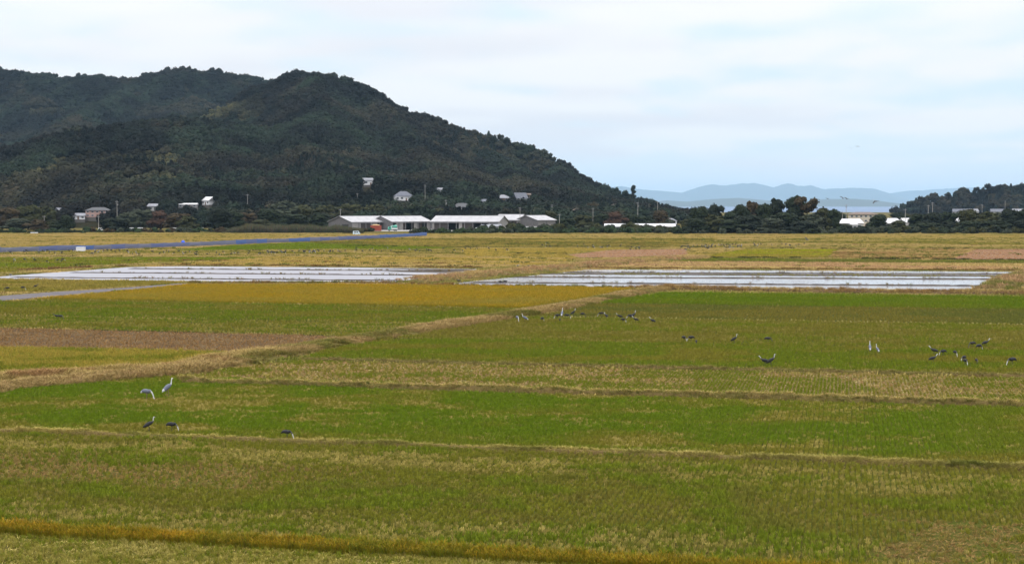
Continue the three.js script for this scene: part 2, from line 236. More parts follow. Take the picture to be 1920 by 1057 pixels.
const TUFTS = {
  regrowth: [1, 2, 3].map(s => tuft(s, { n: 16, r: 0.07, h: 0.27, lean: 0.32, w: 0.011, color: (R) => vary(R, 0.45) })),
  stubble: [4, 5, 6].map(s => tuft(s, { n: 13, r: 0.06, h: 0.15, lean: 0.22, w: 0.012, blunt: true, color: (R) => vary(R, 0.5) })),
  litter: [7, 8].map(s => tuft(s, { n: 12, r: 0.22, h: 0.07, lean: 3.2, w: 0.013, color: (R) => vary(R, 0.5) })),
  rice: [9, 10, 11].map(s => tuft(s, { n: 20, r: 0.10, h: 0.62, lean: 0.28, w: 0.012, droop: 0.35, color: (R, t) => t ? [1.02, 1.0, 0.8].map(v => v * (0.85 + 0.3 * R())) : [0.66, 0.84, 0.6].map(v => v * (0.8 + 0.3 * R())) })),
  weed: [12, 13, 14].map(s => tuft(s, { n: 22, r: 0.16, h: 0.36, lean: 0.7, w: 0.011, droop: 0.3, color: (R) => vary(R, 0.5) })),
  sward: [15, 16, 17].map(s => tuft(s, { n: 16, r: 0.55, h: 0.24, lean: 0.4, w: 0.07, color: (R) => vary(R, 0.45) })),      // far grass: wider clumps
  farrice: [18, 19].map(s => tuft(s, { n: 18, r: 0.5, h: 0.6, lean: 0.3, w: 0.07, droop: 0.3, color: (R, t) => t ? [1.02, 1.0, 0.8].map(v => v * (0.85 + 0.3 * R())) : [0.8, 0.88, 0.6] })),
};
let tuftCount = 0;
function sow(parent, polyPx, y, spec) {                                        // spec: { du, dv, seed, pick(x, z, px, py, R) -> [type, Color, scale] or null }
  const poly = toWorld(polyPx, y), R = rng(spec.seed), [dx, dz] = DIR, bins = {};
  let s0 = 1e9, s1 = -1e9, t0 = 1e9, t1 = -1e9; for (const [x, z] of poly) { const s = x * dx + z * dz, t = -x * dz + z * dx; s0 = Math.min(s0, s); s1 = Math.max(s1, s); t0 = Math.min(t0, t); t1 = Math.max(t1, t); }
  const m4 = new THREE.Matrix4(), q = new THREE.Quaternion(), e = new THREE.Euler(), j = spec.jit ?? 0.35;
  for (let t = t0; t < t1; t += spec.dv) for (let s = s0; s < s1; s += spec.du) {
    const ss = s + (R() - 0.5) * spec.du * j * 2, tt = t + (R() - 0.5) * spec.dv * j, x = ss * dx - tt * dz, z = ss * dz + tt * dx;
    if (Math.abs(x) > -z * 0.343 + 6 || z > -50 || !inside(poly, x, z)) continue;
    const [px, py] = proj(x, y, z), pk = spec.pick(x, z, px, py, R); if (!pk) continue;
    const [type, c, sc] = pk, vs = TUFTS[type], v = Math.floor(R() * vs.length), key = type + v;
    e.set((R() - 0.5) * 0.2, R() * 6.283, (R() - 0.5) * 0.2); q.setFromEuler(e); const k = sc * (0.75 + 0.5 * R());
    m4.compose(new THREE.Vector3(x, y - 0.01, z), q, new THREE.Vector3(k, k * (0.85 + 0.3 * R()), k)); (bins[key] ??= { type, v, l: [] }).l.push(m4.clone(), c);
  }
  for (const b of Object.values(bins)) {
    const n = b.l.length / 2, im = new THREE.InstancedMesh(TUFTS[b.type][b.v], M.blade, n); for (let i = 0; i < n; i++) { im.setMatrixAt(i, b.l[2 * i]); im.setColorAt(i, b.l[2 * i + 1]); }
    im.name = { regrowth: 'regrown_rice', stubble: 'rice_stubble', litter: 'straw_litter', rice: 'ripe_rice', farrice: 'ripe_rice', weed: 'weeds', sward: 'grass' }[b.type]; im.userData.kind = 'stuff'; im.castShadow = im.receiveShadow = true; parent.add(im); tuftCount += n;
  }
}
const covered = [];
function field(label, polyPx, y, mat, specs, name = 'paddy_field') { const f = sheet(toWorld(polyPx, y), y, mat); covered.push(toWorld(polyPx, y)); top(f, name, label, 'field', null, 'structure'); for (const s of specs) sow(f, polyPx, y, s); return f; }
const mixc = (a, b, t) => a.clone().lerp(b, clamp(t));
const K = 0.92;                                                                 // the blades' own colour is lighter than the shaded sward they make up
const C = { green: col(102, 114, 22, K), vivid: col(94, 113, 15, K), olive: col(118, 112, 36, K), dull: col(110, 99, 44, K), straw: col(170, 154, 86, K), pale: col(186, 174, 114, K), brown: col(136, 106, 64, K), pink: col(166, 132, 96, K), gold: col(168, 132, 30, K), goldg: col(148, 130, 62, K), dry: col(168, 144, 90, K), weed: col(100, 102, 40, K), ygreen: col(140, 142, 28, K), red: col(146, 106, 74, K), fargold: col(158, 136, 60, K) };
const jitter = (c, R, k = 0.3) => c.clone().multiplyScalar(1 - k / 2 + k * R());
const nz = (x, z, s, seed) => fbm(x / s, z / (s * 0.6), 3, seed);

// ---- the near fields
field('flattened pale grass in the nearest strip below the gold rice row', band(1000, 1130, -300, 2300), 0, M.soilGreen, [{ du: 0.17, dv: 0.2, seed: 1, pick: (x, z, px, py, R) => { const n = nz(x, z, 3, 3); return R() < 0.45 ? ['weed', jitter(mixc(C.olive, C.straw, n * 1.3 - 0.35), R), 0.55] : R() < 0.5 ? ['regrowth', jitter(mixc(C.green, C.olive, n * 1.6 - 0.3), R), 0.7] : ['litter', jitter(C.straw, R), 0.9]; } }]);
field('big cut paddy with green regrowth and straw rows nearest the viewer', band(812, 1000, -300, 2300), 0, M.soilGreen, [{
  du: 0.28, dv: 0.17, jit: 0.26, seed: 2, pick: (x, z, px, py, R) => {
    const y0 = HORIZON + (py - HORIZON) * 11500 / (px + 11500), n = nz(x, z, 5, 13), n2 = nz(x, z, 1.6, 15), w = y0 + (n - 0.5) * 26;
    const mound = sstep(0.5, 0.62, nz(x, z, 2.4, 17) + sstep(1650, 1850, px + (py - 960) * 1.2) * 0.32 - 0.18) * sstep(1540, 1700, px) * sstep(935, 960, py);
    if (mound > 0.5) return R() < 0.4 ? null : R() < 0.6 ? ['litter', jitter(C.brown, R, 0.5), 0.9] : ['weed', jitter(mixc(C.brown, C.olive, R()), R), 0.5];
    const palebot = sstep(930, 948, w) * (1 - sstep(992, 1004, w)), paletop = sstep(818, 826, w) * (1 - sstep(836, 852, w)) * (px < 1150 ? 1 : 0.55), brown = sstep(840, 850, w) * (1 - sstep(890, 912, w)) * (1 - sstep(150, 750, px + (n - 0.5) * 700));
    const rows = sstep(1000, 1400, px) * sstep(815, 822, w) * (1 - sstep(845, 862, w)) * (n2 > 0.44 ? 1 : 0.2), grn = sstep(0.5, 0.6, n);
    const u = R();
    if (u < paletop * 0.8 * sstep(0.3, 0.55, n2)) return ['stubble', jitter(mixc(C.straw, C.olive, R() * 0.6), R, 0.5), 1.0];
    if (u < palebot * 0.55 * sstep(0.25, 0.6, n2)) return ['stubble', jitter(mixc(C.straw, C.olive, R() * 0.7), R, 0.5), 1.05];
    if (u < rows * 0.6) return ['stubble', jitter(mixc(C.straw, C.olive, 0.2 + 0.4 * R()), R), 1.1];
    if (brown > 0.2 && u < brown * 0.6) return R() < 0.3 ? null : R() < 0.5 ? ['litter', jitter(C.brown, R, 0.4), 1] : ['stubble', jitter(mixc(C.brown, C.straw, 0.25), R, 0.5), 1];
    if (u > 0.88) return ['stubble', jitter(mixc(C.straw, C.dull, 0.5), R), 1];
    return ['regrowth', jitter(mixc(mixc(C.olive, C.green, 0.3 + grn * 0.6 + palebot * 0.25), C.dull, sstep(0.48, 0.66, n2) * 0.55), R, 0.4), 0.8 + 0.25 * grn];
  }
}]);
field('row of uncut gold rice standing across the near field', band(989, 1004, -300, 2300), 0.01, M.soilGold, [{ du: 0.13, dv: 0.16, seed: 4, pick: (x, z, px, py, R) => nz(x, z, 1.1, 22) < 0.24 && R() < 0.7 ? null : ['rice', jitter(mixc(col(150, 116, 26, K), col(112, 106, 28, K), nz(x, z, 2, 19) * 1.6 - 0.3), R, 0.5), 0.5 + 0.42 * nz(x, z, 0.9, 20) + 0.12 * R()] }], 'rice_row');
field('bright green regrown paddy where the white-necked cranes feed', [[-300, 800], [-300, 775], [-150, 755], [0, 735], [200, 712], [330, 702], [700, lineY(712, 700)], [2300, lineY(712, 2300)], [2300, lineY(806, 2300)], [-300, lineY(806, -300)]], 0, M.soilGreen, [{
  du: 0.27, dv: 0.17, jit: 0.18, seed: 5, pick: (x, z, px, py, R) => {
    const n = nz(x, z, 7, 23), n2 = nz(x, z, 2.2, 25), y0 = HORIZON + (py - HORIZON) * 11500 / (px + 11500);
    const edge = sstep(775, 800, y0 + (n - 0.5) * 40), pale = sstep(0.53, 0.62, n2 * 0.6 + n * 0.4 + (R() - 0.5) * 0.14 + edge * 0.05 - 0.015 + (px > 100 && px < 700 && y0 > 730 && y0 < 770 ? 0.05 : 0)), u = R();
    if (u < pale * 0.55) return ['stubble', jitter(mixc(C.straw, C.olive, 0.3 * R()), R), 1.1];
    if (u < 0.08) return ['weed', jitter(mixc(C.weed, C.straw, R() * 0.7), R), 0.6];
    return ['regrowth', jitter(mixc(C.vivid, C.olive, pale * 0.6 + edge * 0.45 + sstep(0.42, 0.62, n + (R() - 0.5) * 0.12) * 0.45 + sstep(1700, 1900, px) * 0.3), R, 0.3), 0.95];
  }
}]);
field('straw-strewn paddy strip with pinkish bare stubble', [[380, 702], [430, 690], [560, 676], [700, lineY(664, 700)], [2300, lineY(664, 2300)], [2300, lineY(706, 2300)], [380, lineY(706, 380)]], 0.02, M.soilStraw, [{
  du: 0.28, dv: 0.2, jit: 0.2, seed: 6, pick: (x, z, px, py, R) => {
    const n = nz(x, z, 6, 33), n2 = nz(x, z, 2, 35), y0 = HORIZON + (py - HORIZON) * 11500 / (px + 11500), g = sstep(0.48, 0.6, n + sstep(690, 702, y0) * 0.16 - sstep(1300, 1700, px) * 0.07), u = R();
    if (u < 0.3 && g < 0.5) return null; if (u < 0.62 - g * 0.5) return R() < 0.45 ? ['litter', jitter(mixc(C.pink, C.pale, R()), R, 0.4), 1] : ['stubble', jitter(mixc(C.straw, C.pink, R()), R, 0.4), 1.15];
    return ['regrowth', jitter(mixc(C.olive, C.green, g * 0.7), R), 0.75];
  }
}]);
const gpick = (a, b, st, n0, sc, seed, p = 0.15) => (x, z, px, py, R) => { const n = nz(x, z, 9, seed), n2 = nz(x, z, 2.5, seed + 2), u = R(); if (u < p * sstep(0.3, 0.6, n2) * 2) return ['stubble', jitter(mixc(st, b, 0.35 + 0.5 * R()), R), sc * 1.1]; return ['regrowth', jitter(mixc(a, b, sstep(n0 - 0.1, n0 + 0.12, n * 0.7 + n2 * 0.3)), R, 0.3), sc]; };
field('smooth green paddy strip with hooded cranes scattered over it', [[560, 674], [620, 655], [700, 642], [800, lineY(620, 800)], [2300, lineY(620, 2300)], [2300, lineY(658, 2300)], [560, lineY(658, 560)]], 0.03, M.soilGreen, [{ du: 0.33, dv: 0.3, seed: 7, pick: gpick(C.green, C.olive, C.straw, 0.52, 1.1, 43, 0.06) }]);
field('dull olive stubble paddy behind the smooth green strip', [[700, 642], [800, 625], [960, 600], [1000, lineY(578, 1000)], [2300, lineY(578, 2300)], [2300, lineY(620, 2300)], [700, lineY(620, 700)]], 0.04, M.soilGreen, [{ du: 0.36, dv: 0.36, seed: 8, pick: gpick(mixc(C.olive, C.green, 0.7), mixc(C.olive, C.dull, 0.25), C.straw, 0.48, 1.2, 47, 0.25) }]);
field('thin dotted row of pale straw tufts across the olive paddies', band(576.6, 578, 1000, 2300), 0.045, M.soilStraw, [{ du: 0.5, dv: 0.6, seed: 88, jit: 0.1, pick: (x, z, px, py, R) => nz(x, z, 6, 89) < 0.3 ? null : ['stubble', jitter(C.pale, R, 0.3), 1.25] }], 'straw_row');
field('dark olive paddy strip next to the dotted straw row', [[1000, lineY(577, 1000)], [1080, 580], [1110, lineY(553, 1110)], [2300, lineY(553, 2300)], [2300, lineY(576.5, 2300)]], 0.05, M.soilGreen, [{ du: 0.42, dv: 0.42, seed: 9, pick: gpick(C.weed, mixc(C.olive, C.dull, 0.5), C.straw, 0.5, 1.1, 53, 0.08) }]);
field('rich green paddy strip below the right flooded paddy', [[1110, lineY(553, 1110)], [1180, 560], [1240, 550], [1300, lineY(533, 1300)], [2300, lineY(533, 2300)], [2300, lineY(553, 2300)]], 0.06, M.soilGreen, [{ du: 0.45, dv: 0.45, seed: 10, pick: gpick(C.vivid, C.green, C.straw, 0.5, 1.4, 57, 0.03) }]);
field('ripe yellow rice patch with green streaks beside the earth bank', [[-300, 640], [0, 655], [150, 657], [330, 661], [425, 664], [400, 684], [330, 694], [200, 704], [0, 718], [-300, 730]], 0.0, M.soilGold, [{ du: 0.3, dv: 0.3, seed: 11, pick: (x, z, px, py, R) => { const g = sstep(0.5, 0.56, nz(x, z, 7, 63) * 0.6 + nz(x, z, 2, 64) * 0.4 + sstep(668, 680, py) * 0.05 - 0.04); return ['rice', jitter(mixc(C.fargold, col(116, 116, 30, K), g * 0.8), R, 0.3), 0.85]; } }]);
field('brown ploughed paddy strip with dry stubble', [[-300, 606], [0, 615], [600, 629], [640, 634], [480, 664], [425, 664], [0, 655], [-300, 645]], 0.0, M.soilBrown, [{ du: 0.42, dv: 0.42, seed: 12, pick: (x, z, px, py, R) => R() < 0.4 ? null : R() < 0.6 ? ['stubble', jitter(mixc(C.brown, C.pink, R() * 0.5), R, 0.4), 1.2] : ['litter', jitter(C.brown, R, 0.5), 1.4] }]);
field('mixed green and straw stubble strip behind the brown paddy', [[-300, 588], [0, 592], [700, 606], [800, 608], [640, 632], [600, 628], [0, 614], [-300, 605]], 0.0, M.soilGreen, [{ du: 0.42, dv: 0.45, seed: 13, pick: gpick(C.green, C.olive, C.straw, 0.47, 1.1, 67, 0.4) }]);
field('green paddy strip in front of the golden rice field', [[-300, 566], [0, 565], [100, 563], [980, 580], [960, 592], [810, 608], [700, 605], [0, 591], [-300, 587]], 0.0, M.soilGreen, [{ du: 0.45, dv: 0.45, seed: 14, pick: gpick(C.green, C.olive, C.straw, 0.5, 1.2, 71, 0.15) }]);
field('long golden field of ripe rice before the flooded paddies', [[60, 563], [180, 554], [350, 535], [700, 535.5], [1000, 539], [1190, 543], [1130, 556], [985, 579], [500, 570], [100, 562]], 0.0, M.soilGold, [{ du: 0.4, dv: 0.45, seed: 15, pick: (x, z, px, py, R) => ['rice', jitter(mixc(C.gold, C.goldg, nz(x, z, 14, 73) * 1.2 - 0.3), R, 0.25), 0.95] }]);
field('olive field beside the grey concrete farm road', [[-300, 532], [0, 526], [330, 528.5], [340, 530], [230, 538], [100, 546], [0, 549], [-300, 575]], 0.0, M.soilGold, [{ du: 0.6, dv: 0.6, seed: 16, pick: (x, z, px, py, R) => ['sward', jitter(mixc(C.goldg, C.olive, nz(x, z, 10, 77) * 2 - 0.5), R), 0.8] }]);
{
  const rd = sheet(toWorld([[-300, 592], [-60, 563], [0, 554.5], [100, 547], [230, 539.5], [345, 530.5], [372, 531.5], [250, 542.5], [120, 553], [0, 564], [-60, 571], [-300, 602]], 0.06), 0.06, M.concrete); top(rd, 'farm_road', 'grey concrete farm road curving in from the left edge', 'road', null, 'structure'); covered.push(toWorld([[-300, 592], [-60, 563], [0, 554.5], [100, 547], [230, 539.5], [345, 530.5], [372, 531.5], [250, 542.5], [120, 553], [0, 564], [-60, 571], [-300, 602]], 0.06));
}
// ---- far fields, one clump every metre or so
function farField(label, poly, c1, c2, seed, o = {}) { field(label, poly, o.y ?? 0.0, o.mat ?? M.soilStraw, [{ du: o.du ?? 1.1, dv: o.dv ?? 1.6, seed, pick: (x, z, px, py, R) => { const sa = x * DIR[0] + z * DIR[1], ta = -x * DIR[1] + z * DIR[0], n = fbm(sa / 70, ta / 9, 3, seed + 5), n2 = fbm(sa / 22, ta / 5, 3, seed + 6), u = R(); if (u < (o.weeds ?? 0.012) * (n2 > 0.55 ? 4 : 0.5)) return ['sward', jitter(C.weed, R, 0.6), 1.2 + 0.7 * R()]; return [o.type ?? 'sward', jitter(mixc(c1, c2, sstep(0.36, 0.62, n * 0.55 + n2 * 0.45)), R, 0.35).multiplyScalar(1.14), o.s ?? 1]; } }]); }
farField('tan dry field along the foot of the hedge and barns', [[-300, 438], [2250, 441], [2250, 446], [1000, 447], [400, 447], [-300, 451]], C.dry, C.goldg, 201);
farField('olive gold field strip behind the blue net', [[-300, 451], [400, 447.2], [640, 447.2], [300, 456], [0, 463], [-300, 470]], C.dry, C.goldg, 202);
farField('dry mixed field with weeds in the middle distance', [[640, 447.2], [1000, 447.2], [1350, 447.2], [1250, 463], [860, 464], [620, 458], [560, 452]], C.goldg, C.dull, 203, { weeds: 0.05 });
farField('straw and olive field before the tree clump', [[1350, 447.2], [2250, 446.2], [2250, 466], [1250, 464]], C.dry, C.olive, 204, { weeds: 0.03 });
farField('vivid green strip just below the blue net', [[330, 467], [450, 459.5], [560, 455], [700, 458.3], [860, 465], [760, 468], [600, 467], [330, 470]], C.vivid, C.green, 205);
farField('tan strip crowded with a distant flock of cranes', [[-300, 482], [0, 476], [300, 464], [450, 458], [330, 470], [600, 467.5], [760, 468.5], [860, 466], [870, 479], [500, 481], [0, 482], [-300, 488]], C.dry, C.olive, 206, { weeds: 0.03 });
farField('green olive strip behind the left flooded paddy', [[-300, 489], [0, 483], [500, 482], [400, 489], [200, 496], [60, 506], [-20, 514], [-300, 520]], C.green, C.olive, 207);
farField('gold and brown weedy strip between paddies and crane flock', [[500, 482], [870, 480], [1080, 484], [1060, 494], [900, 502], [640, 499], [330, 497], [235, 499], [400, 489.5]], C.fargold, C.dry, 208, { weeds: 0.03 });
farField('yellow gold field with scattered cranes in the middle distance', [[865, 466], [1250, 465], [1140, 468], [1060, 477], [1085, 484], [870, 479.5]], C.fargold, C.goldg, 209);
farField('reddish bare field in the middle distance', [[1150, 468.3], [1290, 466.5], [1290, 478], [1200, 482], [1090, 484], [1062, 478]], C.red, C.pink, 210, { mat: M.soilPink, s: 0.6, weeds: 0.0, du: 1.6, dv: 2.4 });
farField('yellow green rectangle of rice in the middle distance', [[1330, 480], [1400, 468], [1570, 468], [1550, 483], [1320, 483]], C.ygreen, C.goldg, 211, { type: 'farrice', s: 0.8, weeds: 0 });
farField('tan crane-dotted strip beside the reddish field', [[1292, 465], [1400, 465.5], [1325, 481], [1200, 484], [1290, 478]], C.dry, C.goldg, 212, { weeds: 0.03 });
farField('brown dry field behind the right flooded paddy', [[1570, 466.5], [1830, 466.5], [1780, 486], [1555, 484]], C.dry, C.brown, 213, { weeds: 0.04 });
farField('pinkish bare field at the far right', [[1830, 467], [2250, 467], [2250, 490], [1780, 487]], C.pink, C.red, 214, { mat: M.soilPink, s: 0.6, weeds: 0.01, du: 1.6, dv: 2.4 });
farField('thin dark green strip along the far bank', [[1200, 485], [1320, 484], [1780, 488], [2250, 491], [2250, 496], [1250, 490]], C.weed, C.green, 215);
farField('tan grassy bank strip above the right flooded paddy', [[1085, 494], [1200, 486], [1250, 491], [2250, 497], [2250, 512], [1900, 507], [1300, 503.5], [1100, 503]], C.dry, C.pink, 216, { s: 1.3 });
console.log('tufts', tuftCount);

// ---- weedy field margins far off
{
  const g = scene.getObjectByName('ground'), bins = {}, R = rng(1717), m4 = new THREE.Matrix4(), q = new THREE.Quaternion(), up = new THREE.Vector3(0, 1, 0);
  const dk = col(66, 68, 32, K), tan = col(176, 150, 92, K), br = col(120, 92, 56, K);
  for (const [xa, ya, xb, yb, n, c, sc, gap] of [[900, 452, 2000, 456, 500, dk, 1.0, 0.45], [560, 451, 1000, 454.5, 260, br, 0.9, 0.3], [1000, 462, 1570, 466.4, 420, dk, 1.2, 0.45], [1560, 485, 2000, 488.5, 420, dk, 1.5, 0.25], [1310, 483.5, 1570, 484.3, 200, dk, 1.8, 0.5], [0, 480, 260, 482, 120, dk, 1, 0.4], [240, 487, 900, 495, 520, br, 1.1, 0.35], [260, 491, 880, 497.5, 460, tan, 1.0, 0.3], [300, 496.8, 900, 501.5, 520, br, 1.3, 0.15], [1100, 502.6, 1920, 507.2, 620, br, 1.3, 0.15], [0, 452, 620, 448.2, 300, br, 0.9, 0.3], [960, 447.4, 2000, 448, 420, tan, 1.1, 0.3], [1600, 459, 2000, 461, 220, br, 1, 0.3], [0, 484.5, 330, 486, 160, tan, 0.9, 0.3], [1570, 466, 2000, 466.6, 260, dk, 1.3, 0.5], [30, 507, 240, 498.5, 240, br, 1.4, 0.3], [860, 457, 1300, 459, 260, dk, 1.2, 0.5], [640, 461, 900, 463, 160, dk, 1.3, 0.5], [700, 474, 1060, 476, 160, dk, 1.2, 0.5]])
    for (let i = 0; i < n; i++) { const t = R(), px = lerp(xa, xb, t), py = lerp(ya, yb, t) + (R() - 0.5) * 1.2; if (noise2(px / 26 + ya, ya) < gap) continue; const [x, z] = G(px, py), v = Math.floor(R() * 3), k = sc * (0.5 + 0.9 * R() * noise2(px / 12, ya + 4) * 1.4); q.setFromAxisAngle(up, R() * 6.28); m4.compose(new THREE.Vector3(x, -0.02, z), q, new THREE.Vector3(k, k * 1.15, k)); (bins[v] ??= []).push(m4.clone(), jitter(c, R, 0.5)); }
  for (const v in bins) { const l = bins[v], c = l.length / 2, im = new THREE.InstancedMesh(TUFTS.sward[v], M.blade, c); for (let i = 0; i < c; i++) { im.setMatrixAt(i, l[2 * i]); im.setColorAt(i, l[2 * i + 1]); } im.name = 'margin_weeds'; im.userData.kind = 'stuff'; im.castShadow = im.receiveShadow = true; g.add(im); }
}
// ------------------------------------------------------------------ flooded paddies
M.water = new THREE.MeshPhysicalMaterial({ color: col(136, 134, 138), roughness: 0.1, ior: 1.4 }); M.waterRippled = new THREE.MeshPhysicalMaterial({ color: col(126, 124, 131), roughness: 0.32, ior: 1.4 });
{ const t = makeTex(512, (u, v) => { const n = tfbm(u, v, 16, 5, 400) * 255; return [n, n, n]; }, false); t.repeat.set(1 / 6, 1 / 6); M.water.bumpMap = t; M.water.bumpScale = 0.015; }
const lp = [[-40, 521], [60, 513], [140, 507.5], [235, 500.5], [330, 498.6], [640, 500.6], [900, 504], [865, 512], [770, 528], [430, 528], [200, 525], [0, 522]];
const rp = [[815, 534], [880, 527], [940, 521], [990, 516.5], [1090, 506], [1100, 504.5], [1300, 505], [1900, 508.5], [1925, 514], [1880, 530], [1855, 545], [1500, 542], [1200, 538], [1000, 536.5], [830, 535.5]];
covered.push(toWorld(lp), toWorld(rp)); const wl = sheet(toWorld(lp), -0.05, M.waterRippled); top(wl, 'flooded_paddy', 'shining flooded paddy with low ridges at the left', 'water', null, 'structure');
const wr = sheet(toWorld(rp), -0.05, M.water); top(wr, 'flooded_paddy', 'shining flooded paddy with weedy mud ridges at the right', 'water', null, 'structure');
function mudflat(label, poly, y, mat, specs) { const f = sheet(toWorld(poly, y), y, mat); top(f, 'mud_flat', label, 'mud', null, 'structure'); for (const s of specs) sow(f, poly, y, s); }
const sparse = (p, c, sc) => (x, z, px, py, R) => R() < p * sstep(0.4, 0.6, nz(x, z, 4, 91)) * 2 ? ['sward', jitter(c, R, 0.5), sc] : null;
mudflat('grey mud at the drying end of the left flooded paddy', [[700, 503], [890, 504.5], [850, 512], [720, 509], [800, 506.5]], -0.035, M.mud, []);
mudflat('weedy mud strip between the waters of the right paddy', [[1000, 511.6], [1300, 512.6], [1900, 515.6], [1890, 518.4], [1500, 517], [1300, 515.6], [1000, 514]], -0.03, M.mud, [{ du: 1, dv: 1.2, seed: 301, pick: sparse(0.7, C.olive, 0.55) }]);

// ------------------------------------------------------------------ earth banks
function bank(name, label, line, width, height, mat, weeds, seed) {            // a raised strip along a polyline of pixels on the ground
  const w = line.map(([x, y]) => G(x, y)), pts = []; const step = Math.max(0.35, width * 0.5);
  for (let i = 0; i + 1 < w.length; i++) { const l = Math.hypot(w[i + 1][0] - w[i][0], w[i + 1][1] - w[i][1]), n = Math.max(1, Math.round(l / step)); for (let k = 0; k < n + (i + 2 === w.length ? 1 : 0); k++) pts.push([lerp(w[i][0], w[i + 1][0], k / n), lerp(w[i][1], w[i + 1][1], k / n)]); }
  const prof = [[-0.5, 0], [-0.36, 0.72], [-0.15, 1], [0.12, 0.97], [0.35, 0.75], [0.5, 0]], pos = [], uv = [], idx = [], N = prof.length;
  pts.forEach(([x, z], i) => {
    const a = pts[Math.max(0, i - 1)], b = pts[Math.min(pts.length - 1, i + 1)], l = Math.hypot(b[0] - a[0], b[1] - a[1]) || 1, nx = -(b[1] - a[1]) / l, nzz = (b[0] - a[0]) / l, wv = 0.8 + 0.4 * noise2(i * 0.23, seed), hv = (0.65 + 0.7 * noise2(i * 0.31, seed + 5)) * Math.min(1, i / 3, (pts.length - 1 - i) / 3);
    for (const [s, h] of prof) { const o = s * width * wv; pos.push(x + nx * o, (h > 0 ? h * height * hv : -0.12), z + nzz * o); uv.push(x + nx * o, z + nzz * o); }
  });
  for (let i = 0; i + 1 < pts.length; i++) for (let j = 0; j + 1 < N; j++) { const a = i * N + j, b = a + 1, c = a + N, e = c + 1; idx.push(a, b, e, a, e, c); }
  const g = new THREE.BufferGeometry(); g.setAttribute('position', new THREE.Float32BufferAttribute(pos, 3)); g.setAttribute('uv', new THREE.Float32BufferAttribute(uv, 2)); g.setIndex(idx); g.computeVertexNormals();
  const me = new THREE.Mesh(g, mat); me.castShadow = me.receiveShadow = true; top(me, name, label, 'bank', null, 'structure');
  const R = rng(seed * 77 + 5), bins = {}, m4 = new THREE.Matrix4(), q = new THREE.Quaternion(), up = new THREE.Vector3(0, 1, 0), len = pts.length * step;
  const n = Math.min(60000, Math.floor(len * width * weeds.density));
  for (let k = 0; k < n; k++) {
    const fi = R() * (pts.length - 1.001), i = Math.floor(fi), t = fi - i, s = (R() - 0.5) * 0.94, x = lerp(pts[i][0], pts[i + 1][0], t), z = lerp(pts[i][1], pts[i + 1][1], t), l = Math.hypot(pts[i + 1][0] - pts[i][0], pts[i + 1][1] - pts[i][1]), nx = -(pts[i + 1][1] - pts[i][1]) / l, nzz = (pts[i + 1][0] - pts[i][0]) / l;
    const X = x + nx * s * width, Z = z + nzz * s * width; if (Math.abs(X) > -Z * 0.343 + 6) continue;
    const hv = 0.65 + 0.7 * noise2(fi * 0.31, seed + 5), Y = height * hv * (1 - Math.pow(Math.abs(s * 2), 2.4)) - 0.03, pk = weeds.pick(X, Z, s, R); if (!pk) continue;
    const [type, c, sc] = pk, v = Math.floor(R() * TUFTS[type].length), kk = sc * (0.65 + 0.7 * R()); q.setFromAxisAngle(up, R() * 6.283); m4.compose(new THREE.Vector3(X, Y, Z), q, new THREE.Vector3(kk, kk, kk)); (bins[type + v] ??= { type, v, l: [] }).l.push(m4.clone(), c);
  }
  for (const b of Object.values(bins)) { const c = b.l.length / 2, im = new THREE.InstancedMesh(TUFTS[b.type][b.v], M.blade, c); for (let i = 0; i < c; i++) { im.setMatrixAt(i, b.l[2 * i]); im.setColorAt(i, b.l[2 * i + 1]); } im.name = b.type === 'litter' ? 'straw_litter' : 'bank_grass'; im.userData.kind = 'stuff'; im.castShadow = im.receiveShadow = true; me.add(im); tuftCount += c; }
  return me;
}
const ridgeLine = (y0, xa, xb) => { const o = []; for (let x = xa; x <= xb; x += 160) o.push([x, lineY(y0, x)]); return o; };
const wpick = (a, b, sc, seed, bare = 0.3) => (x, z, s, R) => { const n = nz(x, z, 2.2, seed); if (n < bare && R() < 0.9) return null; return R() < 0.12 ? ['litter', jitter(C.straw, R), 1] : ['weed', jitter(mixc(a, b, sstep(0.35, 0.65, nz(x, z, 6, seed + 3)) + (R() - 0.5) * 0.5), R, 0.4), sc * (0.6 + n)]; };
bank('paddy_bank', 'low weedy earth bank behind the big near paddy', ridgeLine(808, -300, 2300), 0.62, 0.15, M.soilStraw, { density: 60, pick: (x, z, s, R) => { const n = nz(x, z, 2.5, 503); if (n < 0.44) return R() < 0.6 ? null : ['weed', jitter(C.straw, R), 0.4]; return ['weed', jitter(mixc(C.weed, C.straw, nz(x, z, 4, 505) * 2 - 0.4), R, 0.5), 0.35 + n * 0.5]; } }, 41);
bank('paddy_bank', 'grassy earth bank between green paddy and straw strip', ridgeLine(709, 330, 2300), 0.9, 0.38, M.soilStraw, { density: 26, pick: (x, z, s, R) => ['weed', jitter(s < 0.05 ? mixc(C.dry, C.straw, R()) : mixc(C.weed, C.dry, R() * 0.8), R, 0.4), 0.75] }, 43);
bank('paddy_bank', 'dark weedy bank between straw strip and smooth green paddy', ridgeLine(661, 560, 2300), 0.7, 0.2, M.soilStraw, { density: 22, pick: (x, z, s, R) => ['weed', jitter(mixc(C.weed, C.dry, R() * 0.7), R, 0.5), 0.6] }, 45);
bank('paddy_bank', 'tan earth bank along the near edge of right flooded paddy', [[1200, 541], [1300, 543], [1500, 546.5], [1860, 551], [2250, 557]], 4.5, 0.35, M.soilBrown, { density: 3.2, pick: wpick(C.dry, C.brown, 1.3, 511, 0.2) }, 47);
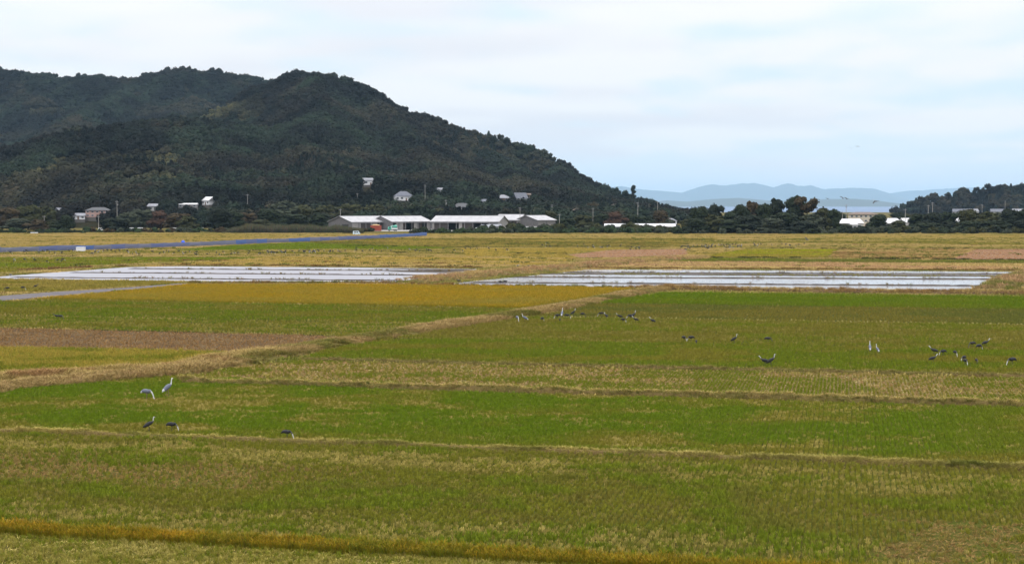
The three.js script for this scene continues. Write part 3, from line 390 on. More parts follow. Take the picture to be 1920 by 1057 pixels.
bank('paddy_bank', 'brown bank between golden rice and the left flooded paddy', [[350, 532], [500, 531], [700, 531.5], [830, 535.8], [1000, 538.2], [1210, 541]], 1.8, 0.2, M.soilBrown, { density: 5, pick: wpick(C.weed, C.brown, 1.1, 513, 0.4) }, 49);
bank('paddy_bank', 'dry grass bank dividing the two flooded paddies', [[765, 529.5], [830, 524], [900, 517.5], [1000, 508.5], [1090, 500.5], [1200, 491], [1320, 484]], 8, 0.6, M.soilStraw, { density: 1.6, pick: wpick(C.pink, C.dry, 1.4, 515, 0.3) }, 51);
bank('paddy_bank', 'grassy bank at the right end of the flooded paddy', [[1862, 546], [1888, 532], [1920, 519], [1990, 500]], 7, 0.6, M.soilStraw, { density: 1.6, pick: wpick(C.pink, C.weed, 1.6, 517, 0.2) }, 53);
bank('paddy_bank', 'long earth bank with dry grass running diagonally between the paddies', [[-300, 786], [-120, 752], [0, 729], [200, 711], [330, 700], [430, 682], [560, 659], [640, 644], [800, 619], [960, 593], [1080, 573], [1200, 548], [1260, 540]], 4.4, 0.32, M.soilStraw, { density: 20, pick: (x, z, s, R) => { const n = nz(x, z, 3.5, 521), [px] = proj(x, 0.4, z), gr = sstep(0.5, 0.6, nz(x, z, 7, 523)) * sstep(200, 420, px); if (n < 0.33 && R() < 0.8) return null; return R() < 0.15 ? ['litter', jitter(C.dry, R), 1.3] : ['weed', jitter(mixc(mixc(C.dry, mixc(C.pink, C.dull, R()), R() * 0.8).multiplyScalar(0.9), mixc(C.weed, C.brown, R() * 0.5), gr + (s < -0.33 ? 0.4 : 0)), R, 0.4), 0.7 + n * 0.8]; } }, 55);
bank('paddy_bank', 'tall dry grass slope beside the ripe yellow rice patch', [[-260, 752], [-120, 735], [0, 716], [200, 702], [330, 693], [430, 675], [520, 662]], 4.2, 0.28, M.soilStraw, { density: 17, pick: (x, z, s, R) => { const n = nz(x, z, 3, 541), red = sstep(0.56, 0.62, nz(x, z, 2.2, 543)); return n < 0.3 ? null : ['weed', jitter(mixc(mixc(C.dry, C.dull, R() * 0.5), mixc(C.red, C.brown, R()), red * 0.8), R, 0.4), 0.8 + n * 0.9]; } }, 57);
for (const [lbl, a, b, w] of [
  ['far thin mud ridge in the left flooded paddy', [240, 503.6], [890, 508.5], 0.9], ['middle thin mud ridge in the left flooded paddy', [130, 510.8], [860, 516.5], 0.8], ['near thin mud ridge in the left flooded paddy', [20, 519.5], [780, 526.3], 0.9],
  ['far thin mud ridge in the right flooded paddy', [1060, 510.4], [1905, 513.6], 0.9], ['middle dark mud ridge in the right flooded paddy', [960, 519.2], [1890, 523.3], 1.1], ['near weedy mud ridge in the right flooded paddy', [880, 529.2], [1868, 535.8], 0.7]]) {
  const L = []; for (let k = 0; k <= 10; k++) L.push([lerp(a[0], b[0], k / 10), lerp(a[1], b[1], k / 10)]);
  bank('mud_ridge', lbl, L, w, 0.13, M.mud, { density: 1.6, pick: (x, z, s, R) => nz(x, z, 4, 531) > 0.5 ? ['weed', jitter(mixc(C.weed, C.brown, R()), R, 0.5), 0.7 + 0.7 * R()] : null }, Math.round(a[0]) + 3);
}
sow(scene.getObjectByName('ground'), [[-400, 436.5], [2350, 436.5], [2350, 700], [-400, 820]], -0.1, { du: 0.9, dv: 0.9, seed: 777, pick: (x, z, px, py, R) => { if (py < 438 && px > 640 && px < 920) return null; for (const p of covered) if (inside(p, x, z)) return null; const n = nz(x, z, 9, 778), nearer = -z < 200; if (nearer && R() > 2) return null; return ['sward', jitter(mixc(C.dry, C.weed, n * 1.8 - 0.4), R, 0.45).multiplyScalar(1.15), 0.9 + 0.5 * R()]; } });
console.log('tufts+banks', tuftCount);
//@@OBJECTS
// ------------------------------------------------------------------ barns
const GY = -0.12;                                                              // level of the open ground beyond the paddies
function metalTex(a, b, seed) { const t = makeTex(256, (u, v) => { const rib = (u * 16) % 1 < 0.14 ? 0.9 : 1, n = tfbm(u, v, 4, 5, seed), st = tn(u, v * 0.1, 64, seed + 3); return [0, 1, 2].map(i => lerp(a[i], b[i], sstep(0.4, 0.7, n * 0.7 + st * 0.3)) * rib); }); t.repeat.set(1 / 6, 1 / 6); return new THREE.MeshStandardMaterial({ map: t, color: new THREE.Color(0.84, 0.83, 0.8), roughness: 0.6, metalness: 0.0, side: THREE.DoubleSide }); }
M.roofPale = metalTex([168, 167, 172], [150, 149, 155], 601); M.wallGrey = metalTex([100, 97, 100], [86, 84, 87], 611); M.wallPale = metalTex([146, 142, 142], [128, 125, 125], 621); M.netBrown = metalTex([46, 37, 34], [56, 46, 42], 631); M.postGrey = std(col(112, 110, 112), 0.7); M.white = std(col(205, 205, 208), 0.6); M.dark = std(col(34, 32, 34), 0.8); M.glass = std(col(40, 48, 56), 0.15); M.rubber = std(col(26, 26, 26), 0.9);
function uvBox(g) { const p = g.attributes.position, n = g.attributes.normal, uv = new Float32Array(p.count * 2); for (let i = 0; i < p.count; i++) { const ax = Math.abs(n.getX(i)), ay = Math.abs(n.getY(i)), az = Math.abs(n.getZ(i)); const x = p.getX(i), y = p.getY(i), z = p.getZ(i); uv[2 * i] = az > ax && az > ay ? x : ax > ay ? z : x; uv[2 * i + 1] = ay > ax && ay > az ? z : y; } g.setAttribute('uv', new THREE.BufferAttribute(uv, 2)); return g; }
function slope(L, W, eave, rise, side, over = 0.7) {                            // one roof slope as a slab; side +1 faces the front
  const half = W / 2 + over, drop = rise * over / (W / 2), th = 0.16, s = new THREE.Shape(); const e = eave - drop, r = eave + rise;
  s.moveTo(side > 0 ? over : -W - over, e); s.lineTo(-W / 2, r); s.lineTo(-W / 2, r + th); s.lineTo(side > 0 ? over : -W - over, e + th); s.closePath();
  const g = new THREE.ExtrudeGeometry(s, { depth: L + 2 * over, bevelEnabled: false }); g.rotateY(-Math.PI / 2); g.translate(L + over, 0, 0); return uvBox(g);   // shape x -> world z, extrude -> -x
}
function gable(W, eave, rise, x) { const s = new THREE.Shape(); s.moveTo(0, 0); s.lineTo(-W, 0); s.lineTo(-W, eave); s.lineTo(-W / 2, eave + rise - 0.05); s.lineTo(0, eave); s.closePath(); const g = new THREE.ExtrudeGeometry(s, { depth: 0.15, bevelEnabled: false }); g.rotateY(-Math.PI / 2); g.translate(x + 0.15, 0, 0); return uvBox(g); }
function barn(o) {
  const b = new THREE.Group(), p = P(o.px, 430, o.D); b.position.set(p.x, GY, p.z); b.rotation.y = o.rot * Math.PI / 180; top(b, 'barn', o.label, 'barn', 'barns in the yard at the foot of the hill');
  const { L, W, eave, rise } = o;
  part(b, 'floor_slab', box(L + 1, 0.1, W + 1, L / 2, 0.02, -W / 2), M.yard);
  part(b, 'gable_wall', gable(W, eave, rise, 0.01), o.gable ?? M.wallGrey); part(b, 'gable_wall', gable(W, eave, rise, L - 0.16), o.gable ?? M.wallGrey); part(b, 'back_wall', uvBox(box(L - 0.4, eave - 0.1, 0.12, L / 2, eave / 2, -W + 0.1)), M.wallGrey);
  part(b, 'roof_slope', slope(L, W, eave, rise, 1), o.roof ?? M.roofPale); part(b, 'roof_slope', slope(L, W, eave, rise, -1), o.roof ?? M.roofPale);
  part(b, 'ridge_cap', box(L + 1.3, 0.16, 0.6, L / 2, eave + rise + 0.2, -W / 2), M.postGrey);
  part(b, 'fascia', box(L + 1.2, 0.3, 0.08, L / 2, eave - 0.62, 0.76), M.postGrey);
  for (const [a, c, kind] of o.front) {
    if (kind === 'open') continue;
    const m = { pale: M.wallPale, brown: M.netBrown, grey: M.wallGrey }[kind], w = (c - a) * L;
    part(b, kind === 'brown' ? 'curtain_panel' : 'front_panel', uvBox(box(w - 0.05, eave - (kind === 'brown' ? 0.5 : 0.25), 0.1, (a + c) / 2 * L, (eave - (kind === 'brown' ? 0.5 : 0.25)) / 2, -0.08)), m);
  }
  for (let k = 0; k <= o.posts; k++) part(b, 'post', box(0.3, eave - 0.1, 0.3, 0.2 + (L - 0.4) * k / o.posts, eave / 2, 0.2), M.postGrey);
  if (o.win) for (const [z, y, w, h] of o.win) part(b, 'window', box(0.06, h, w, -0.06, y, -z), M.dark);
  return b;
}
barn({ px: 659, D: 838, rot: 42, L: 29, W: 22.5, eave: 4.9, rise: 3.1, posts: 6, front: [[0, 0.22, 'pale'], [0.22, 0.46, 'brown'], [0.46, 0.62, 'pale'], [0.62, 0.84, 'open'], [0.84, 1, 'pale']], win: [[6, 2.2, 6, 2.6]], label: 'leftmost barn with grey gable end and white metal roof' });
barn({ px: 735, D: 846, rot: 42, L: 28, W: 20, eave: 5, rise: 3.0, posts: 6, front: [[0, 0.1, 'open'], [0.1, 0.28, 'pale'], [0.28, 0.36, 'brown'], [0.36, 0.56, 'open'], [0.56, 0.66, 'pale'], [0.66, 0.78, 'brown'], [0.78, 0.9, 'open'], [0.9, 1, 'pale']], label: 'second barn from the left, behind the green truck' });
barn({ px: 809, D: 846, rot: -16, L: 39.5, W: 19.6, eave: 5.1, rise: 3.1, posts: 8, gable: M.wallPale, front: [[0, 0.04, 'pale'], [0.04, 0.24, 'brown'], [0.24, 0.41, 'open'], [0.41, 0.46, 'pale'], [0.46, 0.64, 'brown'], [0.64, 0.85, 'open'], [0.85, 1, 'brown']], label: 'longest barn with brown curtain front and open bays' });
barn({ px: 929, D: 888, rot: -16, L: 14.5, W: 19, eave: 5.6, rise: 3.1, posts: 3, gable: M.wallPale, front: [[0, 0.15, 'pale'], [0.15, 0.9, 'brown'], [0.9, 1, 'pale']], label: 'short barn just right of the longest barn' });
barn({ px: 1008, D: 872, rot: 40, L: 14, W: 20, eave: 5.6, rise: 2.6, posts: 2, front: [[0, 1, 'pale']], label: 'rightmost barn behind the white yard wall' });
{
  const y = sheet(toWorld([[655, 427.5], [905, 427.2], [912, 432.5], [740, 433.5], [655, 432.5]], 0.0), 0.0, M.yard); top(y, 'yard', 'pale concrete yard in front of the barns', 'yard', null, 'structure');
  const w = new THREE.Group(), a = P(948, 424, 842), b = P(1045, 424, 838); top(w, 'yard_wall', 'low white wall in front of the right barns', 'wall');
  for (let k = 0; k < 8; k++) { const t = (k + 0.5) / 8, g = box((b.x - a.x) / 8 - 0.06, 2.3, 0.15, lerp(a.x, b.x, t), 1.1, lerp(a.z, b.z, t)); part(w, 'wall_panel', g, M.white); part(w, 'cap', box((b.x - a.x) / 8 - 0.02, 0.12, 0.3, lerp(a.x, b.x, t), 2.32, lerp(a.z, b.z, t)), M.postGrey); }
}
// ------------------------------------------------------------------ houses, sheds
function roofGeo(w, d, h, rise, hip, over = 0.5) {
  const X = w / 2 + over, Z = d / 2 + over, rx = hip ? Math.max(0.4, X - Z * 0.95) : X, y0 = h - 0.2, y1 = h + rise, th = 0.18, v = [[-X, y0, Z], [X, y0, Z], [X, y0, -Z], [-X, y0, -Z], [-rx, y1, 0], [rx, y1, 0]], f = [[0, 1, 5], [0, 5, 4], [2, 3, 4], [2, 4, 5], [1, 2, 5], [3, 0, 4]], p = [];
  const lo = v.map(([x, y, z]) => [x, y - th, z]);
  for (const t of f) { for (const i of t) p.push(...v[i]); }
  for (const t of f) { for (const i of [t[0], t[2], t[1]]) p.push(...lo[i]); }
  for (const [a, b] of [[0, 1], [1, 2], [2, 3], [3, 0]]) p.push(...v[a], ...lo[a], ...lo[b], ...v[a], ...lo[b], ...v[b]);
  const g = new THREE.BufferGeometry(); g.setAttribute('position', new THREE.Float32BufferAttribute(p, 3)); g.computeVertexNormals(); return uvBox(g);
}
const RC = { slate: metalTex([86, 90, 104], [72, 76, 88], 641), black: metalTex([52, 52, 58], [64, 64, 68], 651), white: metalTex([205, 205, 210], [190, 190, 196], 661), brown: metalTex([104, 84, 72], [90, 74, 64], 671), grey: metalTex([128, 130, 140], [112, 114, 122], 681) };
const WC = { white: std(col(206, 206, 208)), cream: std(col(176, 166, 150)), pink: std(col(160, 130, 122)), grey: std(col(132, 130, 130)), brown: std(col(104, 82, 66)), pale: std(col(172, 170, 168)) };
function house(name, label, pos, o) {
  const h = new THREE.Group(); h.position.copy(pos); h.rotation.y = (o.rot ?? 0) * Math.PI / 180; top(h, name, label, o.cat ?? 'house', o.group);
  const { w, d, ht, rise } = o; part(h, 'plinth', box(w + 0.3, 3, d + 0.3, 0, -1.4, 0), WC.plinth ??= std(col(84, 80, 76)));
  part(h, 'wall', uvBox(box(w, ht, d, 0, ht / 2, 0)), WC[o.wall]);
  if (o.hip === false && rise > 0.3) for (const s of [-1, 1]) { const sh = new THREE.Shape(); sh.moveTo(-d / 2, 0); sh.lineTo(d / 2, 0); sh.lineTo(0, rise * 0.94 * (d / 2) / (d / 2 + 0.5)); sh.closePath(); const g = new THREE.ExtrudeGeometry(sh, { depth: 0.1, bevelEnabled: false }); g.rotateY(Math.PI / 2); g.translate(s > 0 ? w / 2 - 0.1 : -w / 2, ht, 0); part(h, 'gable', g, WC[o.wall]); }
  part(h, 'roof', roofGeo(w, d, ht, rise, o.hip !== false), RC[o.roof]);
  const n = o.win ?? Math.max(2, Math.round(w / 3.2)), fl = o.floors ?? 1;
  for (let f = 0; f < fl; f++) for (let k = 0; k < n; k++) { const x = (k + 0.5) / n * w - w / 2, y = ht * (f + 0.52) / fl; if (f === 0 && k === Math.floor(n / 2) && !o.nodoor) { part(h, 'door', box(1.1, Math.min(2, ht / fl * 0.85), 0.08, x, Math.min(2, ht / fl * 0.85) / 2, d / 2 + 0.03), WC.brown); continue; } const fr = part(h, 'window', box(w / n * 0.58, ht / fl * 0.42, 0.08, x, y, d / 2 + 0.03), M.white); part(fr, 'pane', box(w / n * 0.5, ht / fl * 0.34, 0.04, x, y, d / 2 + 0.075), M.glass); }
  if (o.lean) part(h, 'lean_to_roof', box(o.lean[0], 0.15, 2.5, o.lean[1], ht * 0.55, d / 2 + 1.2), RC.white);
  clearings.push([pos.x, pos.z, Math.max(w, d) * 0.56 + 1, (o.reach ?? 30) > 40 ? Math.max(85, o.reach) : o.reach ?? 30]);
  return h;
}
function hp(px, py, D) { const v = onHill(px, py); if (v && Math.abs(-v.z - D) < 200) { v.y += 1.0; return v; } const q = P(px, py, D); q.y = Math.max(GY, hillH(q.x, q.z)); return q; }
const flat = (px, D) => { const v = P(px, 430, D); v.y = GY; return v; };
house('house', 'small white house alone high on the wooded slope', hp(689, 350, 1180), { w: 7.5, d: 6, ht: 4.2, rise: 1.5, hip: false, rot: 18, wall: 'white', roof: 'grey', win: 2, reach: 130 });
house('house', 'slate-roofed house with white walls above the second barn', hp(756, 379, 1050), { w: 13, d: 9, ht: 3.6, rise: 3.4, rot: 12, wall: 'white', roof: 'slate', lean: [6, -7], reach: 70 });
house('house', 'dark roofed house with white eaves above the longest barn', hp(866, 397, 1000), { w: 14, d: 9, ht: 2.6, rise: 2.6, rot: 8, wall: 'white', roof: 'black', reach: 60 });
house('house', 'brown-walled house with pale blue-grey roof on the slope', hp(943, 381, 1080), { w: 11, d: 9, ht: 3.2, rise: 2.4, rot: -10, wall: 'brown', roof: 'grey', reach: 70 });
house('house', 'tall slate-roofed house with white gable and red-brown annex', hp(975, 382, 1090), { w: 10, d: 8, ht: 3.6, rise: 4.4, hip: false, rot: 25, wall: 'white', roof: 'slate', floors: 1, reach: 70 });
house('house', 'small red-brown shed beside the tall slate-roofed house', hp(990, 379, 1096), { w: 4.5, d: 4, ht: 5, rise: 1, hip: false, rot: 0, wall: 'brown', roof: 'brown', win: 1, nodoor: true, cat: 'shed', reach: 60 });
house('house', 'white house with long flat roof below the hillside at left', hp(352, 394, 1010), { w: 12, d: 7, ht: 2.4, rise: 0.7, hip: false, rot: 5, wall: 'grey', roof: 'white', reach: 30 });
house('house', 'white gabled house with aerial, right of the flat-roofed house', hp(392, 388, 1030), { w: 9, d: 6, ht: 3.2, rise: 2.4, hip: false, rot: -48, wall: 'white', roof: 'white', reach: 40 });
house('house', 'long two-storey house with pinkish walls and black roof', hp(184, 412, 930), { w: 15, d: 8, ht: 4.6, rise: 1.8, floors: 2, rot: 4, wall: 'pink', roof: 'black', reach: 22 });
house('house', 'small pale grey house near the left edge of the village', hp(111, 407, 940), { w: 5, d: 5, ht: 3.2, rise: 1.8, hip: false, rot: 60, wall: 'pale', roof: 'grey', win: 1, reach: 22 });
house('house', 'white-walled low house in front of the pink house', hp(146, 416, 900), { w: 8, d: 6, ht: 2.6, rise: 1.5, hip: false, rot: 14, wall: 'white', roof: 'grey', reach: 22 });
house('house', 'house with pale eaves next to the blue tarpaulin', hp(1082, 404, 1000), { w: 7.5, d: 6, ht: 2.8, rise: 1.4, rot: 5, wall: 'pale', roof: 'brown', reach: 50 });
house('house', 'grey roofed house among trees at the foot of the hill end', hp(1215, 402, 1080), { w: 10, d: 8, ht: 3.2, rise: 2, rot: 15, wall: 'cream', roof: 'grey', reach: 40 });
house('house', 'pale house by the hill tip next to the tree clump', hp(1256, 405, 1080), { w: 10, d: 7, ht: 3, rise: 1.8, rot: -8, wall: 'white', roof: 'grey', reach: 40 });
house('house', 'blue-grey roofed house on the headland at the right edge', hp(1892, 396, 1500), { w: 14, d: 9, ht: 4.2, rise: 2.5, rot: 0, wall: 'pale', roof: 'slate', reach: 80 });
house('house', 'small white house low on the headland beside the slate roof', hp(1850, 397, 1480), { w: 9, d: 7, ht: 3.2, rise: 1.6, rot: 0, wall: 'white', roof: 'grey', reach: 80 });
for (const [px, py, D, w, rise, rot, wall, roof, lb] of [[22, 408, 930, 8, 1.8, 10, 'pale', 'slate', 'slate-roofed house among trees at the far left edge'], [66, 404, 950, 7, 1.6, -20, 'cream', 'black', 'dark-roofed house between the left edge trees'], [290, 400, 980, 8, 1.6, -8, 'pale', 'grey', 'grey-roofed house left of the flat-roofed house'], [826, 366, 1120, 7, 1.4, 15, 'pale', 'grey', 'small grey-roofed house high above the longest barn'], [905, 388, 1030, 7, 1.5, -12, 'pale', 'slate', 'small slate-roofed house left of the brown-walled house'], [1015, 392, 1000, 8, 1.7, 10, 'cream', 'slate', 'slate-roofed house below the red-brown shed'], [1100, 398, 1010, 7, 1.4, -5, 'white', 'slate', 'white-walled house right of the blue tarpaulin house'], [1150, 396, 1060, 8, 1.6, 8, 'pale', 'brown', 'brown-roofed house left of the tall pole']]) house('house', lb, hp(px, py, D), { w, d: 6, ht: 3.2, rise, hip: false, rot, wall, roof, win: 2, reach: 40 });
for (const [px, D, w, roof, lb] of [[1800, 1350, 12, 'slate', 'slate-roofed house before the headland, leftmost of the row'], [1823, 1380, 10, 'grey', 'grey-roofed house before the headland, second of the row'], [1870, 1360, 11, 'slate', 'slate-roofed house before the headland, third of the row'], [1912, 1370, 12, 'grey', 'grey-roofed house before the headland, at the right edge']]) { const v = flat(px, D); v.y = 4.5; house('house', lb, v, { w, d: 8, ht: 4, rise: 2.4, hip: false, rot: (px % 7) * 6 - 18, wall: 'pale', roof, win: 3 }); part(scene.children[scene.children.length - 1], 'terrace', box(w + 6, 5.6, 14, 0, -2.9, 0), M.soilGreen); }
house('apartment_block', 'beige two-storey block with brown roof above the white sheds', flat(1618, 960), { w: 17.5, d: 9, ht: 8.6, rise: 1.3, floors: 3, rot: -6, wall: 'cream', roof: 'brown', win: 6, cat: 'building' });
house('shed', 'wide white-roofed shed next to the tree clump', flat(1580, 845), { w: 20, d: 12, ht: 4.4, rise: 2.2, rot: 8, wall: 'pale', roof: 'white', win: 4, cat: 'shed', hip: false });
house('shed', 'small white storehouse standing before the wide white shed', flat(1600, 815), { w: 3.6, d: 4, ht: 3.9, rise: 0.5, hip: false, rot: 18, wall: 'white', roof: 'white', win: 1, nodoor: true, cat: 'shed' });
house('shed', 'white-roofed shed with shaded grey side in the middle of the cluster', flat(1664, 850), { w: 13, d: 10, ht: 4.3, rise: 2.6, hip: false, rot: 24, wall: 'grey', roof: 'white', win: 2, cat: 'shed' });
house('shed', 'small white-roofed shed right of the middle shed', flat(1704, 870), { w: 8, d: 8, ht: 4.6, rise: 2.2, hip: false, rot: 6, wall: 'pale', roof: 'white', win: 1, cat: 'shed' });
house('shed', 'white-roofed shed half hidden by the right-hand trees', flat(1790, 900), { w: 16, d: 9, ht: 4.6, rise: 2.2, hip: false, rot: 6, wall: 'white', roof: 'white', win: 3, cat: 'shed' });
house('shed', 'long low greenhouse-like shed with pale roof behind the hedge', flat(1200, 860), { w: 40, d: 7, ht: 2.3, rise: 1.4, hip: false, rot: -2, wall: 'pale', roof: 'white', win: 8, cat: 'shed' });
house('shed', 'small hut with grey roof before the longest barn', flat(909, 815), { w: 3.6, d: 3.6, ht: 2.7, rise: 1.0, hip: false, rot: 20, wall: 'white', roof: 'grey', win: 1, nodoor: true, cat: 'hut' });
house('shed', 'grey annex hut leaning beside the small barn hut', flat(927, 822), { w: 6.5, d: 4, ht: 2.9, rise: 1.0, hip: false, rot: 12, wall: 'grey', roof: 'grey', win: 1, nodoor: true, cat: 'hut' });
// ------------------------------------------------------------------ vehicles, containers, small yard things
function wheels(v, xs, z, r) { for (const x of xs) for (const s of [-1, 1]) { const g = new THREE.CylinderGeometry(r, r, 0.22, 14); g.rotateX(Math.PI / 2); g.translate(x, r, s * z); const w = part(v, 'wheel', g, M.rubber); const h = new THREE.CylinderGeometry(r * 0.55, r * 0.55, 0.24, 10); h.rotateX(Math.PI / 2); h.translate(x, r, s * z); part(w, 'rim', h, M.postGrey); } }
function side(pts, width, bevel = 0.06) { const s = new THREE.Shape(pts.map(p => new THREE.Vector2(...p))), g = new THREE.ExtrudeGeometry(s, { depth: width - 2 * bevel, bevelEnabled: true, bevelSize: bevel, bevelThickness: bevel, bevelSegments: 2 }); g.translate(0, 0, -width / 2 + bevel); return g; }
function van(label, pos, rot, c, group) {
  const v = new THREE.Group(); v.position.copy(pos); v.rotation.y = rot; top(v, 'small_van', label, 'van', group);
  part(v, 'body', side([[-1.6, 0.35], [1.6, 0.35], [1.66, 0.9], [1.35, 1.05], [1.0, 1.82], [-1.55, 1.85], [-1.64, 1]], 1.48), std(c, 0.35));
  part(v, 'windscreen', (() => { const g = box(0.05, 0.62, 1.24); g.rotateZ(0.42); g.translate(1.22, 1.45, 0); return g; })(), M.glass); for (const s of [-1, 1]) { part(v, 'side_window', box(0.9, 0.5, 0.04, 0.35, 1.42, s * 0.745), M.glass); part(v, 'side_window', box(0.9, 0.5, 0.04, -0.75, 1.42, s * 0.745), M.glass); part(v, 'headlight', box(0.06, 0.18, 0.26, 1.68, 0.8, s * 0.5), M.white); }
  wheels(v, [-1.05, 1.05], 0.66, 0.28); return v;
}
const W8 = col(214, 214, 216);
van('small white van by the hut in the barn yard', flat(896, 822), 2.6, W8);
van('pale blue-white van driving along the blue net', flat(668, 712), 0.2, col(190, 206, 214));
van('white van nearest the pink-walled house', flat(188, 815), 2.9, W8);
van('white van between two dark trees, left of the pair', flat(247, 822), 0.3, W8); van('white van parked right beside the darkest left tree', flat(263, 824), 0.1, W8); van('white van half hidden in bushes below the flat-roofed house', flat(325, 820), 2.8, W8); van('white van next to the large dark round tree', flat(377, 822), 0.2, W8); van('white van at the reed bed left of the barns', flat(472, 830), 0.1, W8);
{
  const t = new THREE.Group(); t.position.copy(flat(736, 822)); t.position.y = 0; t.rotation.y = 0.25; top(t, 'crane_truck', 'white and green truck parked before the second barn', 'truck');
  part(t, 'chassis', box(5, 0.3, 1.5, 0, 0.75, 0), M.dark); part(t, 'cab', side([[-2.6, 0.7], [-1.1, 0.7], [-1.1, 2.3], [-2.2, 2.35], [-2.6, 1.5]], 1.9), std(col(60, 140, 120), 0.4)); part(t, 'cab_window', box(0.7, 0.6, 1.94, -1.75, 1.85, 0), M.glass);
  part(t, 'bed', box(3.5, 0.7, 1.9, 0.85, 1.25, 0), std(col(196, 200, 198), 0.5)); part(t, 'crane_arm', (() => { const g = box(3.2, 0.3, 0.3); g.rotateZ(0.3); g.translate(0.6, 2.9, 0); return g; })(), std(col(150, 196, 184), 0.5)); part(t, 'crane_column', box(0.5, 1.6, 0.5, -0.7, 2.1, 0), std(col(150, 196, 184), 0.5)); part(t, 'tank', (() => { const g = new THREE.CylinderGeometry(0.75, 0.75, 2.2, 16); g.rotateZ(Math.PI / 2); g.translate(1.3, 2.3, 0); return g; })(), std(col(60, 140, 120), 0.5));
  wheels(t, [-1.9, 1.0, 1.9], 0.85, 0.45);
  const c = new THREE.Group(); c.position.copy(flat(704.5, 818)); c.position.y = 0; c.rotation.y = 0.05; top(c, 'steel_bin', 'rust-red steel container in front of the leftmost barn', 'container'); const red = std(col(140, 62, 44), 0.7), gold = std(col(170, 140, 96));
  part(c, 'floor_panel', box(6, 0.15, 2.4, 0, 0.2, 0), red); for (const s of [-1, 1]) { part(c, 'side_panel', box(6, 2.7, 0.1, 0, 1.6, s * 1.2), red); part(c, 'end_panel', box(0.1, 2.7, 2.3, s * 2.95, 1.6, 0), red); for (let k = 0; k < 7; k++) part(c, 'rib', box(0.14, 2.7, 0.12, -2.8 + k * 0.93, 1.6, s * 1.3), red); part(c, 'top_rail', box(6.1, 0.18, 0.2, 0, 3.0, s * 1.2), red); }
  part(c, 'load', (() => { const g = new THREE.IcosahedronGeometry(1.1, 2); g.scale(2.2, 0.7, 0.9); g.translate(0, 2.9, 0); return g; })(), gold);
  const bx = new THREE.Group(); bx.position.copy(flat(150, 456)); top(bx, 'storage_box', 'white box-shaped container standing against the blue net', 'container'); part(bx, 'body', box(2.5, 1.15, 1.6, 0, 0.75, 0), M.white); part(bx, 'lid', box(2.6, 0.12, 1.7, 0, 1.39, 0), M.white); for (const s of [-1, 1]) part(bx, 'foot', box(0.25, 0.2, 1.5, s * 0.9, 0.1, 0), M.postGrey);
  const sg = new THREE.Group(); sg.position.copy(flat(63, 745)); top(sg, 'white_board', 'low white board lying at the field edge near the left', 'board'); part(sg, 'panel', box(3.8, 0.55, 0.1, 0, 0.5, 0), M.white); for (const s of [-1, 1]) part(sg, 'leg', box(0.12, 0.5, 0.12, s * 1.5, 0.25, -0.12), M.postGrey);
  const tb = new THREE.Group(); tb.position.copy(flat(342, 536)); tb.position.y = 0; top(tb, 'tarp_bundle', 'small bright blue bundle against the blue net', 'tarpaulin'); { const g = new THREE.IcosahedronGeometry(0.8, 2), p = g.attributes.position; for (let i = 0; i < p.count; i++) { const k = 0.8 + 0.4 * noise3(p.getX(i) * 2, p.getY(i) * 2, p.getZ(i) * 2); p.setXYZ(i, p.getX(i) * k * 0.9, Math.max(-0.5, p.getY(i) * k * 1.1), p.getZ(i) * k); } g.translate(0, 0.6, 0); g.computeVertexNormals(); part(tb, 'cover', g, std(col(30, 74, 190), 0.5)); part(tb, 'rope', (() => { const r = new THREE.TorusGeometry(0.72, 0.04, 6, 24); r.rotateX(Math.PI / 2); r.translate(0, 0.75, 0); return r; })(), M.white); }
  const tp = new THREE.Group(); const hpos = hp(1064, 400, 985); tp.position.copy(hpos); tp.position.y += 0.3; top(tp, 'roof_tarp', 'bright blue tarpaulin over a shed beside the pale house', 'tarpaulin'); part(tp, 'shed_wall', box(4.2, 2.6, 3.6, 0, 1.2, 0), WC.grey); part(tp, 'tarp_sheet', roofGeo(4.2, 3.6, 2.7, 1.4, true, 0.35), std(col(36, 96, 214), 0.5)); clearings.push([hpos.x, hpos.z, 5, 50]);
}
